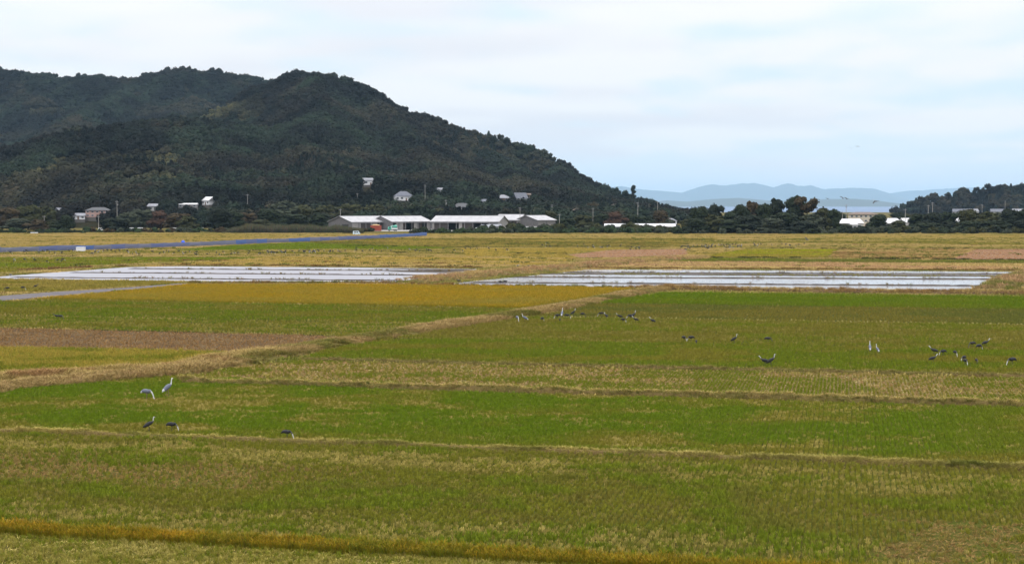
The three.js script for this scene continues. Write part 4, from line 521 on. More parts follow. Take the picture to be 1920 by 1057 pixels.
// ------------------------------------------------------------------ blue net fence
{
  const f = new THREE.Group(); top(f, 'net_fence', 'long blue windbreak net fence crossing the far fields', 'fence');
  const pl = [[-120, 480.5], [0, 473.2], [208, 467.6], [330, 463], [400, 460.5], [500, 455.8], [600, 452], [700, 447.8], [800, 442]].map(([x, y]) => { const g = G(x, y); return new THREE.Vector3(g[0], 0, g[1]); });
  const mats = [[96, 103, 134], [90, 99, 138], [104, 107, 128], [74, 98, 150], [110, 112, 130]].map(c => std(col(...c, 1.0), 0.8, { side: THREE.DoubleSide })); const R = rng(808);
  let prev = pl[0], carry = [];
  for (let i = 0; i + 1 < pl.length; i++) { const l = pl[i].distanceTo(pl[i + 1]), n = Math.max(1, Math.round(l / 7)); for (let k = 0; k < n; k++) carry.push(pl[i].clone().lerp(pl[i + 1], k / n)); } carry.push(pl[pl.length - 1]);
  for (let i = 0; i < carry.length; i++) {
    const a = carry[i], pg = new THREE.CylinderGeometry(0.05, 0.05, 1.9, 8); pg.translate(a.x, 0.9, a.z); part(f, 'post', pg, mats[2]);
    if (i + 1 === carry.length) break; const b = carry[i + 1], pos = [], idx = [], nx = 10, ny = 4;
    for (let y = 0; y <= ny; y++) for (let x = 0; x <= nx; x++) { const t = x / nx, u = y / ny, bulge = Math.sin(t * Math.PI) * Math.sin(u * Math.PI * 0.8) * 0.25 * (R() * 0.4 + 0.8), sag = (u > 0.9 ? -0.09 * Math.sin(t * Math.PI) : 0); pos.push(lerp(a.x, b.x, t) + bulge * 0.4, u * 1.6 * (0.9 + 0.2 * noise2(i * 0.6 + t * 0.6, 5)) + 0.02 + sag, lerp(a.z, b.z, t) + bulge); }
    for (let y = 0; y < ny; y++) for (let x = 0; x < nx; x++) { const q = y * (nx + 1) + x; idx.push(q, q + 1, q + nx + 2, q, q + nx + 2, q + nx + 1); }
    const g = new THREE.BufferGeometry(); g.setAttribute('position', new THREE.Float32BufferAttribute(pos, 3)); g.setIndex(idx); g.computeVertexNormals(); const t = i / carry.length; part(f, 'net_panel', g, mats[t > 0.82 ? 3 : Math.floor(R() * 5)]);
  }
}
// ------------------------------------------------------------------ utility poles
function pole(px, topY, D, label, o = {}) {
  const base = o.hill ? hp(px, o.hill, D) : flat(px, D), dd = -base.z, h = P(px, topY, dd).y - base.y, u = new THREE.Group(); u.position.copy(base); top(u, 'utility_pole', label, 'pole', 'utility poles of the village');
  part(u, 'shaft', (() => { const g = new THREE.CylinderGeometry(0.13, 0.2, h, 10); g.translate(0, h / 2, 0); return g; })(), M.poleM ??= std(col(140, 136, 132), 0.9)); part(u, 'crossarm', box(1.8, 0.14, 0.14, 0, h - 0.7, 0.2), M.postGrey); if (o.two) part(u, 'crossarm', box(1.6, 0.14, 0.14, 0, h - 1.7, 0.2), M.postGrey); if (o.tr) part(u, 'transformer', (() => { const g = new THREE.CylinderGeometry(0.3, 0.3, 0.9, 12); g.translate(0.45, h - 2.4, 0.1); return g; })(), M.postGrey); for (const s of [-0.7, 0, 0.7]) part(u, 'insulator', box(0.1, 0.22, 0.1, s, h - 0.52, 0.2), M.white);
}
pole(219, 376, 860, 'tall pole right of the pink-walled house', { two: 1, tr: 1 }); pole(82, 404, 850, 'short pole near the left edge by a white sign', {}); pole(184, 404, 850, 'pole in front of the pink-walled house'); pole(391, 367, 1035, 'pole beside the white gabled house'); pole(464, 364, 1000, 'street-light pole on the lower slope', {}); pole(638, 391, 870, 'pole rising behind the leftmost barn'); pole(670, 362, 1030, 'pole on the slope above the leftmost barn'); pole(797, 346, 1060, 'pole right of the slate-roofed house', { two: 1 }); pole(836, 374, 950, 'pale pole above the longest barn', { tr: 1 }); pole(975, 388, 880, 'pole above the short barn', { two: 1 }); pole(1035, 383, 1000, 'pole between tall house and blue tarpaulin', { two: 1 }); pole(1049, 401, 850, 'pole just right of the rightmost barn'); pole(1112, 389, 950, 'pole right of the blue tarpaulin'); pole(1196, 379, 930, 'tall pole before the grey roofed house', { two: 1, tr: 1 }); pole(1233, 377, 1050, 'pole near the tip of the hill'); pole(1587, 383, 920, 'pole left of the beige block', { two: 1 }); pole(1580, 396, 920, 'short pole left of the beige block'); pole(1698, 391, 860, 'pole among the white sheds'); pole(1741, 384, 930, 'left pole of a pair before the headland', { two: 1 }); pole(1749, 379, 935, 'right taller pole of a pair before the headland', { two: 1 }); pole(1842, 383, 1300, 'pole on the headland left of the slate house'); pole(1885, 376, 1300, 'tall pole beside the slate-roofed headland house');
// ------------------------------------------------------------------ trees and shrubs
function leafMat(r, g, b) { return new THREE.MeshPhysicalMaterial({ color: col(r, g, b, 0.58), roughness: 0.95, specularIntensity: 0.3, side: THREE.DoubleSide, vertexColors: true }); }
const LM = { dark: leafMat(46, 56, 34), deep: leafMat(38, 46, 32), olive: leafMat(66, 68, 38), brown: leafMat(78, 66, 44), grey: leafMat(70, 76, 58), reddish: leafMat(82, 60, 46), hedge: leafMat(58, 74, 44) };
function trunkGeo(seed, h, r) { const R = rng(seed), gs = []; const c = new THREE.CatmullRomCurve3([[0, -0.4, 0], [0.15 * R(), h * 0.3, 0.1], [-0.2 * R(), h * 0.6, 0], [0.1, h * 0.9, 0.1]].map(a => new THREE.Vector3(...a))); const tube = (cv, r0, r1) => { const g = new THREE.TubeGeometry(cv, 8, 1, 8, false), p = g.attributes.position, n = 9; for (let i = 0; i <= 8; i++) { const q = cv.getPointAt(i / 8), rr = lerp(r0, r1, i / 8); for (let k = 0; k < n; k++) { const id = i * n + k; p.setXYZ(id, q.x + (p.getX(id) - q.x) * rr, q.y + (p.getY(id) - q.y) * rr, q.z + (p.getZ(id) - q.z) * rr); } } g.computeVertexNormals(); return g; }; gs.push(tube(c, r, r * 0.3)); for (let k = 0; k < 6; k++) { const t = 0.35 + 0.1 * k, q = c.getPointAt(Math.min(0.9, t)), an = R() * 6.28, l = h * 0.28 * (1.2 - t * 0.6); gs.push(tube(new THREE.CatmullRomCurve3([q, new THREE.Vector3(q.x + Math.cos(an) * l * 0.5, q.y + l * 0.45, q.z + Math.sin(an) * l * 0.5), new THREE.Vector3(q.x + Math.cos(an) * l, q.y + l * 0.6, q.z + Math.sin(an) * l)]), r * 0.4, r * 0.12)); } return mergeGeometries(gs); }
const TP = [                                                                   // crown, trunk, crown width, total height
  { c: crownGeo(31, { lobes: 24, r: 4.6, h: 7.6, lobeR: 1.75, leaves: 120, leaf: 0.6, quad: true, profile: PROF.broad }), t: trunkGeo(1, 7, 0.35), w: 10.5, h: 10.4, y: 1.6 },
  { c: crownGeo(32, { lobes: 28, r: 4.2, h: 8.6, lobeR: 1.55, leaves: 110, leaf: 0.55, quad: true, profile: PROF.broad }), t: trunkGeo(2, 8, 0.38), w: 9.6, h: 11.2, y: 1.5 },
  { c: crownGeo(33, { lobes: 22, r: 3.2, h: 9.0, lobeR: 1.5, leaves: 110, leaf: 0.55, quad: true, profile: PROF.tall }), t: trunkGeo(3, 8.6, 0.32), w: 7.6, h: 11.2, y: 1.2 },
  { c: crownGeo(34, { lobes: 15, r: 4.6, h: 4.2, lobeR: 1.15, leaves: 90, leaf: 0.5, quad: true, profile: PROF.umbrella }), t: trunkGeo(4, 10, 0.3), w: 10, h: 11.6, y: 6.6 },
  { c: crownGeo(35, { lobes: 18, r: 2.4, h: 10, lobeR: 1.2, leaves: 110, leaf: 0.5, quad: true, profile: PROF.cone }), t: trunkGeo(5, 9, 0.3), w: 5.4, h: 11.4, y: 0.8 },
];
for (const t of TP) { t.c.computeBoundingBox(); const b = t.c.boundingBox; t.h = b.max.y + t.y; t.w = (b.max.x - b.min.x + b.max.z - b.min.z) / 2; }
const SHR = [41, 42, 43].map(s => crownGeo(s, { lobes: 12, r: 2.2, h: 2.0, lobeR: 0.85, leaves: 70, leaf: 0.42, quad: true, profile: PROF.shrub }));
const TR = rng(4242);
function treeAt(px, topY, wPx, D, type, mat, label, group, o = {}) {
  const base = o.hill ? (v => { v.y = hillH(v.x, v.z); return v; })(flat(px, D)) : flat(px, D), h = (P(px, topY, D).y - base.y) * 1.08, w = wPx * D / FOCAL * 1.1, t = TP[type], g = new THREE.Group(); g.position.copy(base); g.scale.set(w / t.w, h / t.h, w / t.w); g.rotation.y = TR() * 6.28; top(g, 'tree', label, 'tree', group);
  part(g, 'trunk', t.t, M.bark); const c = part(g, 'crown', t.c, LM[mat]); c.position.y = t.y; return g;
}
const CL = 'trees of the dark clump', clump = [[1312, 389, 50, 760, 0, 'dark', 'round-topped tree at the left end of the dark clump'], [1345, 384, 34, 772, 2, 'deep', 'narrow upright tree second from left in the dark clump'], [1372, 397, 44, 768, 1, 'dark'], [1335, 404, 56, 752, 1, 'olive'], [1387, 386, 44, 775, 0, 'dark', 'broad tree just left of the clump centre'], [1411, 380, 42, 780, 1, 'brown'], [1434, 384, 40, 778, 0, 'dark'], [1400, 404, 60, 752, 0, 'deep'], [1456, 375, 46, 782, 1, 'deep', 'tall tree left of the tallest in the dark clump'], [1490, 370, 50, 786, 1, 'dark', 'tallest tree of the dark clump'], [1514, 372, 42, 776, 3, 'brown', 'open flat-topped pine rising from the dark clump'], [1470, 400, 66, 754, 0, 'dark'], [1520, 402, 50, 758, 1, 'grey'], [1537, 390, 40, 772, 2, 'olive', 'olive tree right of the flat-topped pine'], [1560, 394, 40, 790, 0, 'dark'], [1445, 410, 60, 748, 0, 'grey'], [1372, 412, 60, 746, 1, 'dark'], [1508, 415, 60, 744, 0, 'deep'], [1303, 410, 50, 748, 0, 'dark']];
for (const [px, y, w, D, ty, m, lb] of clump) treeAt(px, y, w, D, ty, m, lb ?? 'dark tree within the clump near the middle right', CL);
const RL = 'trees along the right edge of the fields';
for (const [px, y, w, D, ty, m, lb] of [[1650, 404, 46, 800, 0, 'dark', 'tree standing between the white sheds'], [1585, 420, 44, 790, 0, 'grey'], [1622, 424, 40, 785, 1, 'dark'], [1688, 414, 40, 782, 0, 'olive'], [1725, 402, 44, 800, 1, 'dark'], [1752, 400, 50, 790, 0, 'deep', 'dark tree in front of the paired poles'], [1780, 399, 44, 800, 1, 'dark'], [1740, 418, 56, 772, 0, 'dark'], [1775, 416, 50, 776, 1, 'deep'], [1815, 394, 54, 790, 0, 'olive', 'broad olive tree left of the right-edge group'], [1850, 398, 54, 780, 1, 'olive'], [1880, 400, 50, 790, 0, 'grey'], [1898, 392, 40, 770, 2, 'deep', 'darkest tall tree near the right edge'], [1928, 394, 50, 775, 1, 'dark'], [1965, 396, 54, 780, 0, 'dark'], [1822, 415, 60, 766, 0, 'dark'], [1868, 414, 60, 764, 1, 'dark'], [1912, 414, 56, 764, 0, 'deep'], [1660, 424, 44, 780, 1, 'grey'], [1705, 424, 44, 778, 0, 'dark'], [2010, 400, 56, 780, 1, 'dark']]) treeAt(px, y, w, D, ty, m, lb ?? 'dark tree in the belt right of the white sheds', RL);
const LL = 'trees between the village and the fields at the left';
for (const [px, y, w, D, ty, m, lb] of [[-30, 396, 60, 840, 0, 'brown'], [18, 390, 56, 850, 1, 'brown', 'brownish tree at the left edge of the village'], [52, 386, 54, 860, 0, 'olive'], [84, 388, 46, 870, 1, 'olive'], [30, 410, 60, 820, 0, 'grey'], [70, 412, 50, 815, 1, 'brown'], [122, 404, 34, 800, 0, 'dark', 'dark bush-like tree below the small pale house'], [108, 414, 40, 800, 1, 'dark'], [215, 410, 58, 790, 0, 'deep', 'dark low tree right of the white house row'], [240, 400, 46, 840, 1, 'grey'], [264, 394, 54, 880, 0, 'grey'], [300, 396, 50, 850, 1, 'reddish', 'reddish tree left of the flat-roofed house'], [335, 401, 54, 830, 0, 'brown'], [352, 406, 44, 815, 1, 'olive'], [407, 391, 58, 810, 0, 'deep', 'large dark round tree below the white gabled house'], [440, 398, 44, 840, 1, 'dark'], [462, 400, 44, 860, 0, 'brown'], [500, 392, 60, 880, 0, 'dark'], [530, 378, 70, 930, 1, 'grey', 'big greyish tree above the reed bed'], [572, 386, 60, 930, 0, 'olive'], [610, 386, 56, 940, 1, 'olive'], [655, 384, 60, 940, 0, 'olive'], [700, 385, 60, 950, 1, 'olive'], [742, 386, 50, 950, 0, 'dark'], [785, 384, 54, 950, 1, 'dark'], [825, 392, 50, 930, 0, 'olive', 'rounded olive tree behind the gap between the barns'], [545, 402, 70, 880, 0, 'dark'], [600, 400, 60, 900, 1, 'dark'], [490, 412, 50, 850, 1, 'olive']]) treeAt(px, y, w, D, ty, m, lb ?? 'tree in the belt between hillside and fields', LL);
const ML = 'trees right of the barns at the foot of the hill';
for (const [px, y, w, D, ty, m, lb] of [[1062, 410, 40, 860, 0, 'dark'], [1095, 404, 44, 880, 1, 'olive'], [1130, 402, 44, 880, 0, 'dark'], [1155, 398, 46, 870, 1, 'reddish', 'reddish brown tree behind the long low shed'], [1182, 402, 40, 880, 0, 'dark'], [1210, 406, 40, 880, 1, 'dark'], [1238, 395, 40, 890, 0, 'brown', 'brown round tree before the pale house at the hill tip'], [1256, 412, 36, 880, 1, 'grey'], [1290, 412, 34, 860, 0, 'olive'], [905, 386, 50, 990, 0, 'dark'], [1010, 390, 44, 960, 1, 'grey'], [1030, 396, 36, 950, 0, 'olive']]) treeAt(px, y, w, D, ty, m, lb ?? 'dark tree among the houses at the hill foot', ML, { hill: D => 0 });
treeAt(1188, 349, 18, 1640, 4, 'deep', 'lone pointed conifer on the falling skyline of the hill', null, { hill: 1 });
for (let k = 0; k < 17; k++) treeAt(1545 + k * 25 + (k % 3) * 7, 399 + (k * 7 % 5), 34 + (k * 5 % 4) * 4, 1120 + (k * 37 % 90), k % 2, k % 3 ? 'dark' : 'olive', 'distant tree between the white sheds and the headland', 'distant trees before the headland');
for (let k = 0; k < 9; k++) treeAt(1300 + k * 30, 403 + (k * 3 % 4), 38, 1080 + (k * 41 % 80), k % 2, k % 2 ? 'deep' : 'dark', 'distant tree seen behind the dark clump', 'distant trees behind the clump');
function shrubs(line, n, D, hPx, mats, label, group, seed) { const R = rng(seed); for (let k = 0; k < n; k++) { const t = (k + 0.5 + (R() - 0.5) * 0.8) / n, px = lerp(line[0], line[1], t), d = D + (R() - 0.5) * 26, h = hPx * d / FOCAL * (0.65 + 0.7 * R()), m = new THREE.Mesh(SHR[Math.floor(R() * 3)], LM[mats[Math.floor(R() * mats.length)]]); const p = flat(px, d); m.position.set(p.x, p.y - 0.1, p.z); const w = h / 2.7 * (0.9 + 0.5 * R()); m.scale.set(w, h / 2.7, w); m.rotation.y = R() * 6.28; m.castShadow = m.receiveShadow = true; top(m, 'shrub', label, 'shrub', group); } }
shrubs([770, 1300], 62, 758, 11, ['hedge', 'grey', 'dark', 'hedge'], 'dark green shrub in the hedge right of the blue net', 'hedge below the barns', 71);
shrubs([880, 1290], 34, 784, 16, ['grey', 'dark', 'olive'], 'taller shrub behind the hedge in front of the right barns', 'tall shrubs by the white wall', 72);
shrubs([-40, 160], 22, 760, 9, ['hedge', 'dark'], 'low dark shrub at the field edge on the far left', 'left field-edge shrubs', 73);
shrubs([160, 430], 26, 790, 9, ['grey', 'hedge', 'brown'], 'low shrub below the parked white vans', 'shrubs below the vans', 74);
shrubs([1270, 1560], 34, 742, 11, ['deep', 'dark', 'grey'], 'dark low shrub along the foot of the tree clump', 'shrubs under the tree clump', 75);
shrubs([1550, 1980], 46, 752, 13, ['dark', 'grey', 'deep', 'olive'], 'dark shrub below the white sheds and right trees', 'shrubs under the right trees', 76);
shrubs([600, 700], 10, 800, 9, ['brown', 'dark'], 'brownish shrub before the leftmost barn', 'shrubs by the leftmost barn', 77);
{
  const geo = [51, 52].map(s => tuft(s, { n: 14, r: 0.7, h: 2.5, lean: 0.22, w: 0.075, color: (R, t) => t ? [1.8, 1.6, 1.6].map(v => v * (0.6 + 0.6 * R())) : vary(R, 0.4) })), grp = new THREE.Group(), R = rng(951); top(grp, 'reed_bed', 'bed of grey plumed reeds left of the barns', 'reeds', null, 'stuff');
  geo.forEach((g, v) => { const n = 900, im = new THREE.InstancedMesh(g, M.blade, n), m4 = new THREE.Matrix4(), q = new THREE.Quaternion(), up = new THREE.Vector3(0, 1, 0); for (let i = 0; i < n; i++) { const t = R(), px = 415 + 265 * t, p = flat(px, 755 + R() * 45), s = ((0.35 + 0.55 * R()) + 0.5 * noise2(px * 0.06, 3)) * sstep(0, 0.15, t) * (1 - 0.4 * sstep(0.75, 1, t)) + 0.25; q.setFromAxisAngle(up, R() * 6.28); m4.compose(new THREE.Vector3(p.x, GY, p.z), q, new THREE.Vector3(s, s * 1.25, s)); im.setMatrixAt(i, m4); im.setColorAt(i, jitter(mixc(col(62, 70, 50), col(84, 78, 66), R()).multiplyScalar(0.7), R, 0.4)); } im.name = 'reeds'; im.userData.kind = 'stuff'; im.castShadow = im.receiveShadow = true; grp.add(im); });
}
forest(-1900, 560, -3000, -880, 'dense mixed forest covering the large hill');
forest(460, 1300, -2560, -1840, 'dark woodland covering the low headland');
// ------------------------------------------------------------------ cranes
function loft(spine, sides, colors) {                                          // one skin round a spine of [x, y, ry, rz]; colour per ring
  const cv = new THREE.CatmullRomCurve3(spine.map(s => new THREE.Vector3(s[0], s[1], 0)), false, 'centripetal'), N = (spine.length - 1) * 4, a = { p: [], c: [] }, rings = [];
  for (let i = 0; i <= N; i++) {
    const t = i / N, f = t * (spine.length - 1), k = Math.min(spine.length - 2, Math.floor(f)), u = f - k, p = cv.getPoint(t), tg = cv.getTangent(t), nx = -tg.y, ny = tg.x, ry = lerp(spine[k][2], spine[k + 1][2], sm(u)), rz = lerp(spine[k][3], spine[k + 1][3], sm(u)), c = colors[Math.min(colors.length - 1, Math.round(f))];
    const r = []; for (let s = 0; s < sides; s++) { const an = s / sides * 6.28318; r.push([p.x + nx * Math.cos(an) * ry, p.y + ny * Math.cos(an) * ry, Math.sin(an) * rz]); } rings.push([r, c]);
  }
  for (let i = 0; i < N; i++) for (let s = 0; s < sides; s++) { const [A, c] = rings[i], [B] = rings[i + 1], s2 = (s + 1) % sides; addTri(a, A[s], B[s], B[s2], c); addTri(a, A[s], B[s2], A[s2], c); }
  return a;
}
function limb(a, pts, r, c) { for (let i = 0; i + 1 < pts.length; i++) { const A = new THREE.Vector3(...pts[i]), B = new THREE.Vector3(...pts[i + 1]), d = B.clone().sub(A).normalize(), u = new THREE.Vector3(0, 0, 1).cross(d).normalize(), w = d.clone().cross(u), ring = (P0, rr) => [0, 1, 2, 3, 4].map(k => { const an = k / 5 * 6.283; return P0.clone().addScaledVector(u, Math.cos(an) * rr).addScaledVector(w, Math.sin(an) * rr).toArray(); }), X = ring(A, r[i]), Y = ring(B, r[i + 1]); for (let k = 0; k < 5; k++) { const k2 = (k + 1) % 5; addTri(a, X[k], Y[k], Y[k2], c); addTri(a, X[k], Y[k2], X[k2], c); } } }
const lc = (r, g, b) => [lin(r), lin(g), lin(b)];
const SPECIES = { hooded: { body: lc(26, 26, 28), tail: lc(20, 20, 22), mid: lc(84, 82, 80), neck: lc(180, 178, 174), low: lc(34, 34, 36), head: lc(190, 186, 180), beak: lc(120, 116, 92), leg: lc(50, 48, 46) }, naped: { body: lc(88, 92, 104), tail: lc(176, 176, 176), mid: lc(176, 176, 174), neck: lc(186, 186, 184), low: lc(120, 122, 128), head: lc(206, 196, 192), beak: lc(150, 146, 110), leg: lc(120, 90, 84) }, young: { body: lc(34, 32, 32), tail: lc(26, 25, 25), mid: lc(70, 64, 60), neck: lc(84, 76, 68), low: lc(52, 50, 50), head: lc(120, 104, 88), beak: lc(100, 96, 80), leg: lc(50, 48, 46) } };
const NECK = {
  alert: [[0.23, 0.80, 0.075, 0.07], [0.29, 0.90, 0.046, 0.044], [0.31, 1.03, 0.036, 0.034], [0.33, 1.15, 0.033, 0.031], [0.37, 1.215, 0.042, 0.034], [0.43, 1.21, 0.02, 0.018], [0.55, 1.19, 0.005, 0.005]],
  feed: [[0.25, 0.66, 0.075, 0.07], [0.36, 0.56, 0.048, 0.044], [0.44, 0.40, 0.038, 0.036], [0.48, 0.26, 0.035, 0.033], [0.51, 0.17, 0.042, 0.035], [0.535, 0.11, 0.02, 0.018], [0.57, 0.01, 0.005, 0.005]],
  walk: [[0.24, 0.78, 0.075, 0.07], [0.33, 0.86, 0.048, 0.044], [0.40, 0.95, 0.038, 0.036], [0.45, 1.03, 0.035, 0.033], [0.50, 1.07, 0.042, 0.035], [0.555, 1.06, 0.02, 0.018], [0.67, 1.03, 0.005, 0.005]],
};
const craneCache = {};
function craneGeo(sp, pose, sides = 12) {
  const key = sp + pose + sides; if (craneCache[key]) return craneCache[key]; const c = SPECIES[sp], tilt = pose === 'alert' ? 0.06 : pose === 'feed' ? -0.05 : 0;
  const body = [[-0.46, 0.46 - tilt, 0.02, 0.03], [-0.40, 0.54 - tilt, 0.075, 0.07], [-0.27, 0.61 - tilt, 0.125, 0.115], [-0.08, 0.67, 0.155, 0.135], [0.10, 0.70 + tilt, 0.145, 0.125], [0.19, 0.74 + tilt, 0.105, 0.095]];
  const sp2 = [...body, ...NECK[pose]], cols = [c.tail, c.tail, c.body, c.body, c.body, c.body, c.low, c.mid, c.neck, c.neck, c.head, c.beak, c.beak], a = loft(sp2, sides, cols);
  const st = pose === 'walk' ? 0.14 : 0.04; limb(a, [[-0.04, 0.60, 0.06], [0.0 + st * 0.3, 0.40, 0.06], [-0.03 + st, 0.0, 0.06], [0.10 + st, 0.0, 0.08]], [0.04, 0.016, 0.013, 0.008], c.leg); limb(a, [[-0.04, 0.60, -0.06], [-0.02 - st * 0.3, 0.40, -0.06], [-0.05 - st, 0.0, -0.06], [0.08 - st, 0.0, -0.08]], [0.04, 0.016, 0.013, 0.008], c.leg);
  const g = toGeo(a); return craneCache[key] = g;
}
M.feather = new THREE.MeshStandardMaterial({ color: 0xffffff, roughness: 0.8, vertexColors: true, side: THREE.DoubleSide });
function crane(px, py, sp, pose, deg, scale, label, group, sides) { const [x, z] = G(px, py, 0.03), m = new THREE.Mesh(craneGeo(sp, pose, sides), M.feather); m.position.set(x, 0.02, z); m.rotation.y = deg * Math.PI / 180; m.scale.setScalar(scale); m.castShadow = m.receiveShadow = true; return top(m, 'crane', label, 'crane', group); }
crane(275, 751, 'naped', 'feed', -12, 1.05, 'grey crane with white neck feeding beside its upright mate'); crane(314, 745, 'naped', 'alert', 55, 1.12, 'tall white-necked grey crane standing upright in the green paddy'); crane(279, 811, 'hooded', 'alert', 10, 0.8, 'dark crane standing alert on the near paddy bank'); crane(322, 811, 'hooded', 'feed', -5, 0.82, 'dark crane with head down just right of the alert one on the bank'); crane(538, 825, 'hooded', 'feed', -8, 0.78, 'lone dark crane feeding behind the near bank, right of its pair');
const G1 = 'cranes along the dotted straw row', H = 'hooded', N = 'naped', Y = 'young';
crane(970, 604, N, 'feed', -70, 0.95, 'leftmost pale crane of the straw-row group, head down', G1); crane(984, 605, N, 'alert', 170, 0.9, 'pale crane with dark wing tips second in the straw-row group', G1); crane(1017, 605, H, 'feed', 60, 0.85, 'single dark crane feeding right of the two pale ones', G1); crane(1045, 599, H, 'feed', 200, 0.85, 'dark crane feeding left of the tall-necked crane by the row', G1); crane(1054, 598, N, 'alert', 80, 1.1, 'tall crane with long white neck at the straw row', G1); crane(1050, 606, Y, 'feed', 90, 0.75, 'small brownish crane below the tall-necked one', G1); crane(1064, 599, H, 'feed', -20, 0.85, 'dark crane feeding right of the tall-necked one', G1); crane(1075, 594, H, 'alert', 30, 0.85, 'dark crane behind the straw row with raised head', G1); crane(1093, 595, Y, 'feed', 20, 0.75, 'small dark crane alone behind the straw row', G1); crane(1127, 595, H, 'feed', 160, 0.85, 'dark crane at the straw row left of a white-headed one', G1); crane(1137, 600, H, 'walk', 120, 0.85, 'dark crane with white head on the straw row', G1); crane(1162, 601, H, 'walk', 190, 0.85, 'crane facing left with white head near the row middle', G1); crane(1169, 607, H, 'feed', -40, 0.85, 'dark crane bending down below the left-facing one', G1); crane(1182, 600, H, 'feed', 180, 0.9, 'dark crane feeding left beside an upright one', G1); crane(1188, 600, H, 'alert', 40, 0.95, 'dark crane standing with neck raised high at the row', G1); crane(1192, 607, H, 'walk', 150, 0.85, 'grey-winged crane in front of the upright one at the row', G1); crane(1224, 610, H, 'walk', 140, 0.9, 'rightmost dark crane of the straw-row group', G1);
const G2 = 'cranes in the middle of the green strip'; crane(1283, 642, H, 'feed', -60, 0.85, 'crane with pale head down, leftmost of three', G2); crane(1296, 642, H, 'feed', 190, 0.85, 'dark crane, middle of three near the green strip edge', G2); crane(1306, 648, Y, 'feed', 80, 0.75, 'small dark crane, rightmost and lowest of three', G2); crane(1377, 645, H, 'alert', 15, 0.82, 'dark crane with bright white head standing alone', G2); crane(1441, 644, Y, 'feed', -15, 0.85, 'all-dark crane bending right, alone in the olive strip', G2); crane(1434, 689, H, 'walk', 180, 0.95, 'dark crane stretching left, back to back with another', G2); crane(1446, 689, H, 'alert', 10, 0.95, 'dark crane with raised neck facing right, back to back', G2);
const G3 = 'cranes at the right of the green strip'; crane(1632, 663, N, 'alert', 80, 0.95, 'taller of two upright white-necked grey cranes', G3); crane(1646, 665, N, 'alert', 100, 0.8, 'shorter of two upright white-necked grey cranes', G3); crane(1752, 668, H, 'walk', 150, 0.9, 'white-headed crane at the upper left of the right group', G3); crane(1769, 669, H, 'feed', 200, 0.85, 'dark crane right of the white-headed one, bending left', G3); crane(1792, 670, H, 'feed', -80, 0.8, 'small crane seen end-on, feeding in the right group', G3); crane(1750, 683, H, 'walk', 10, 0.85, 'dark crane facing right, lowest left of the right group', G3); crane(1808, 680, H, 'feed', 220, 0.8, 'upper of two overlapping cranes in the right group', G3); crane(1811, 687, H, 'feed', -80, 0.85, 'lower of two overlapping cranes, white head down', G3); crane(1832, 684, Y, 'feed', -90, 0.7, 'little dark crane right of the overlapping two', G3); crane(1824, 654, Y, 'feed', 200, 0.9, 'dark crane at the top left of three by the strip edge', G3); crane(1837, 659, H, 'feed', 30, 0.9, 'dark crane lowest of three by the strip edge', G3); crane(1849, 653, H, 'walk', 15, 0.9, 'crane with white head facing right, topmost of three', G3); crane(1898, 687, H, 'feed', 195, 1.0, 'dark crane alone near the right edge of the picture');
crane(105, 600, Y, 'walk', 200, 0.8, 'left one of two dark birds in the left stubble strip', 'pair in the left stubble'); crane(113, 600, Y, 'feed', -20, 0.8, 'right one of two dark birds in the left stubble strip', 'pair in the left stubble'); crane(12, 546, Y, 'feed', 190, 0.9, 'dark crane nearest the left edge by the farm road'); crane(42, 545, H, 'feed', 10, 0.9, 'dark crane with pale wing, middle of three by the farm road'); crane(66, 542, Y, 'walk', 30, 0.85, 'dark crane closest to the farm road bend'); crane(938, 534, H, 'walk', 190, 0.9, 'left dark crane at the edge of the right flooded paddy'); crane(948, 533, H, 'feed', 10, 0.9, 'right dark crane at the edge of the right flooded paddy'); crane(860, 531, Y, 'feed', 0, 0.8, 'dark bird at the water corner left of two cranes'); crane(19, 519, N, 'feed', 0, 0.7, 'small white bird standing in the left flooded paddy'); crane(971, 501.5, N, 'walk', 30, 0.7, 'tiny white bird on the bank between the flooded paddies'); crane(992, 503, Y, 'feed', 0, 0.8, 'left tiny dark bird on the bank between the paddies'); crane(1003, 503, Y, 'walk', 180, 0.8, 'right tiny dark bird on the bank between the paddies');
{
  const R = rng(3131), flock = (n, xa, xb, ya, yb, label, group, pull = 0) => { for (let k = 0; k < n; k++) { const t = R(), px = lerp(xa, xb, t), py = lerp(ya, yb, t) + (R() - 0.5) * (7 - pull), u = R(); crane(px, py, u < 0.2 ? 'young' : u < 0.88 ? 'hooded' : 'naped', R() < 0.62 ? 'feed' : R() < 0.5 ? 'walk' : 'alert', R() * 360, 0.85 + 0.2 * R(), label, group, 6); } };
  flock(48, 0, 400, 474, 477, 'tiny dark crane in the flock below the left part of the net', 'distant flock below the blue net'); flock(34, 330, 640, 479, 474, 'tiny crane in the flock beside the vivid green strip', 'distant flock by the green strip', 2); flock(22, 500, 610, 476, 473.5, 'tiny crane in the tight line below the vivid green strip', 'line of distant cranes', 4.5); flock(28, 640, 960, 471, 470, 'tiny crane scattered over the weedy middle field', 'distant cranes in the weedy field'); flock(22, 1000, 1200, 460, 468, 'tiny crane around the reddish far field', 'distant cranes by the reddish field'); flock(52, 1270, 1420, 468, 462, 'tiny crane in the dense flock right of the reddish field', 'dense distant flock', 0); flock(12, 1420, 1510, 462, 461, 'tiny crane trailing right of the dense far flock', 'trailing distant cranes', 3); flock(8, 20, 120, 492, 492, 'tiny dark bird behind the left flooded paddy', 'birds behind the left paddy', 3);
}
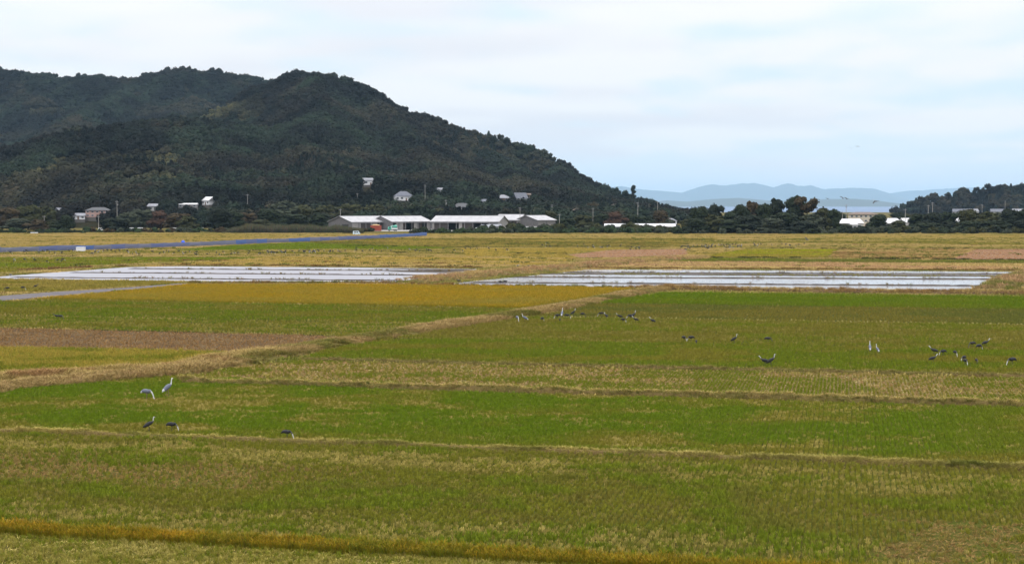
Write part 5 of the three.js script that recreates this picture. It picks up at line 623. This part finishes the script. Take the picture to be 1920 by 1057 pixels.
// ---- birds in the air
function birdGeo(lift, sweep) { const a = loft([[-0.55, 0, 0.02, 0.05], [-0.25, 0, 0.07, 0.07], [0.05, 0.02, 0.1, 0.1], [0.25, 0.03, 0.06, 0.06], [0.55, 0.04, 0.025, 0.025], [0.8, 0.03, 0.03, 0.03], [0.92, 0.02, 0.006, 0.006]], 8, [lc(60, 60, 66), lc(60, 60, 66), lc(60, 60, 66), lc(70, 70, 76), lc(190, 188, 184), lc(190, 188, 184), lc(110, 104, 90)]), c = lc(46, 46, 50); for (const s of [-1, 1]) { const pts = [[0.16, 0.05, 0.05], [0.2, 0.05 + lift * 0.5, 0.5], [0.1 - sweep * 0.3, 0.05 + lift * 0.75, 0.95], [-0.1 - sweep, 0.05 + lift * 0.7, 1.25]], bk = [[-0.2, 0.04, 0.05], [-0.2, 0.03 + lift * 0.5, 0.5], [-0.28, 0.03 + lift * 0.72, 0.9], [-0.2 - sweep, 0.04 + lift * 0.68, 1.22]]; for (let i = 0; i < 3; i++) { const q = (p, d) => [p[0], p[1] + d, p[2] * s]; for (const d of [0.012, -0.012]) { addTri(a, q(pts[i], d), q(pts[i + 1], d), q(bk[i + 1], d), c); addTri(a, q(pts[i], d), q(bk[i + 1], d), q(bk[i], d), c); } } } return toGeo(a); }
const flyers = [birdGeo(0.5, 0.1), birdGeo(0.15, 0.3), birdGeo(-0.35, 0.25)];
function flyer(px, py, D, v, rot, roll, label, white) { const m = new THREE.Mesh(flyers[v], M.feather); m.position.copy(P(px, py, D)); m.rotation.set(roll, rot, 0.05); m.castShadow = true; top(m, 'flying_crane', label, 'bird', 'cranes in flight'); }
flyer(1553, 372.5, 560, 1, 0.4, 0.1, 'leftmost of four cranes flying low over the far mountains'); flyer(1582, 372, 480, 0, 0.7, 0.3, 'second crane of four flying over the far mountains'); flyer(1589, 373, 520, 0, 0.5, 0.2, 'third crane of four, close behind the second'); flyer(1642, 377, 420, 2, 2.2, 0.5, 'largest flying crane before the headland, wings lowered'); flyer(1596, 278.5, 900, 0, 1.4, 0, 'lower of two dark specks high in the sky'); flyer(1609, 274, 900, 2, 1.2, 0.3, 'upper of two dark specks high in the sky'); flyer(1514, 449.5, 480, 0, 0.3, 0.4, 'crane flying low over the far straw field');
//@@END
renderer.render(scene, camera);
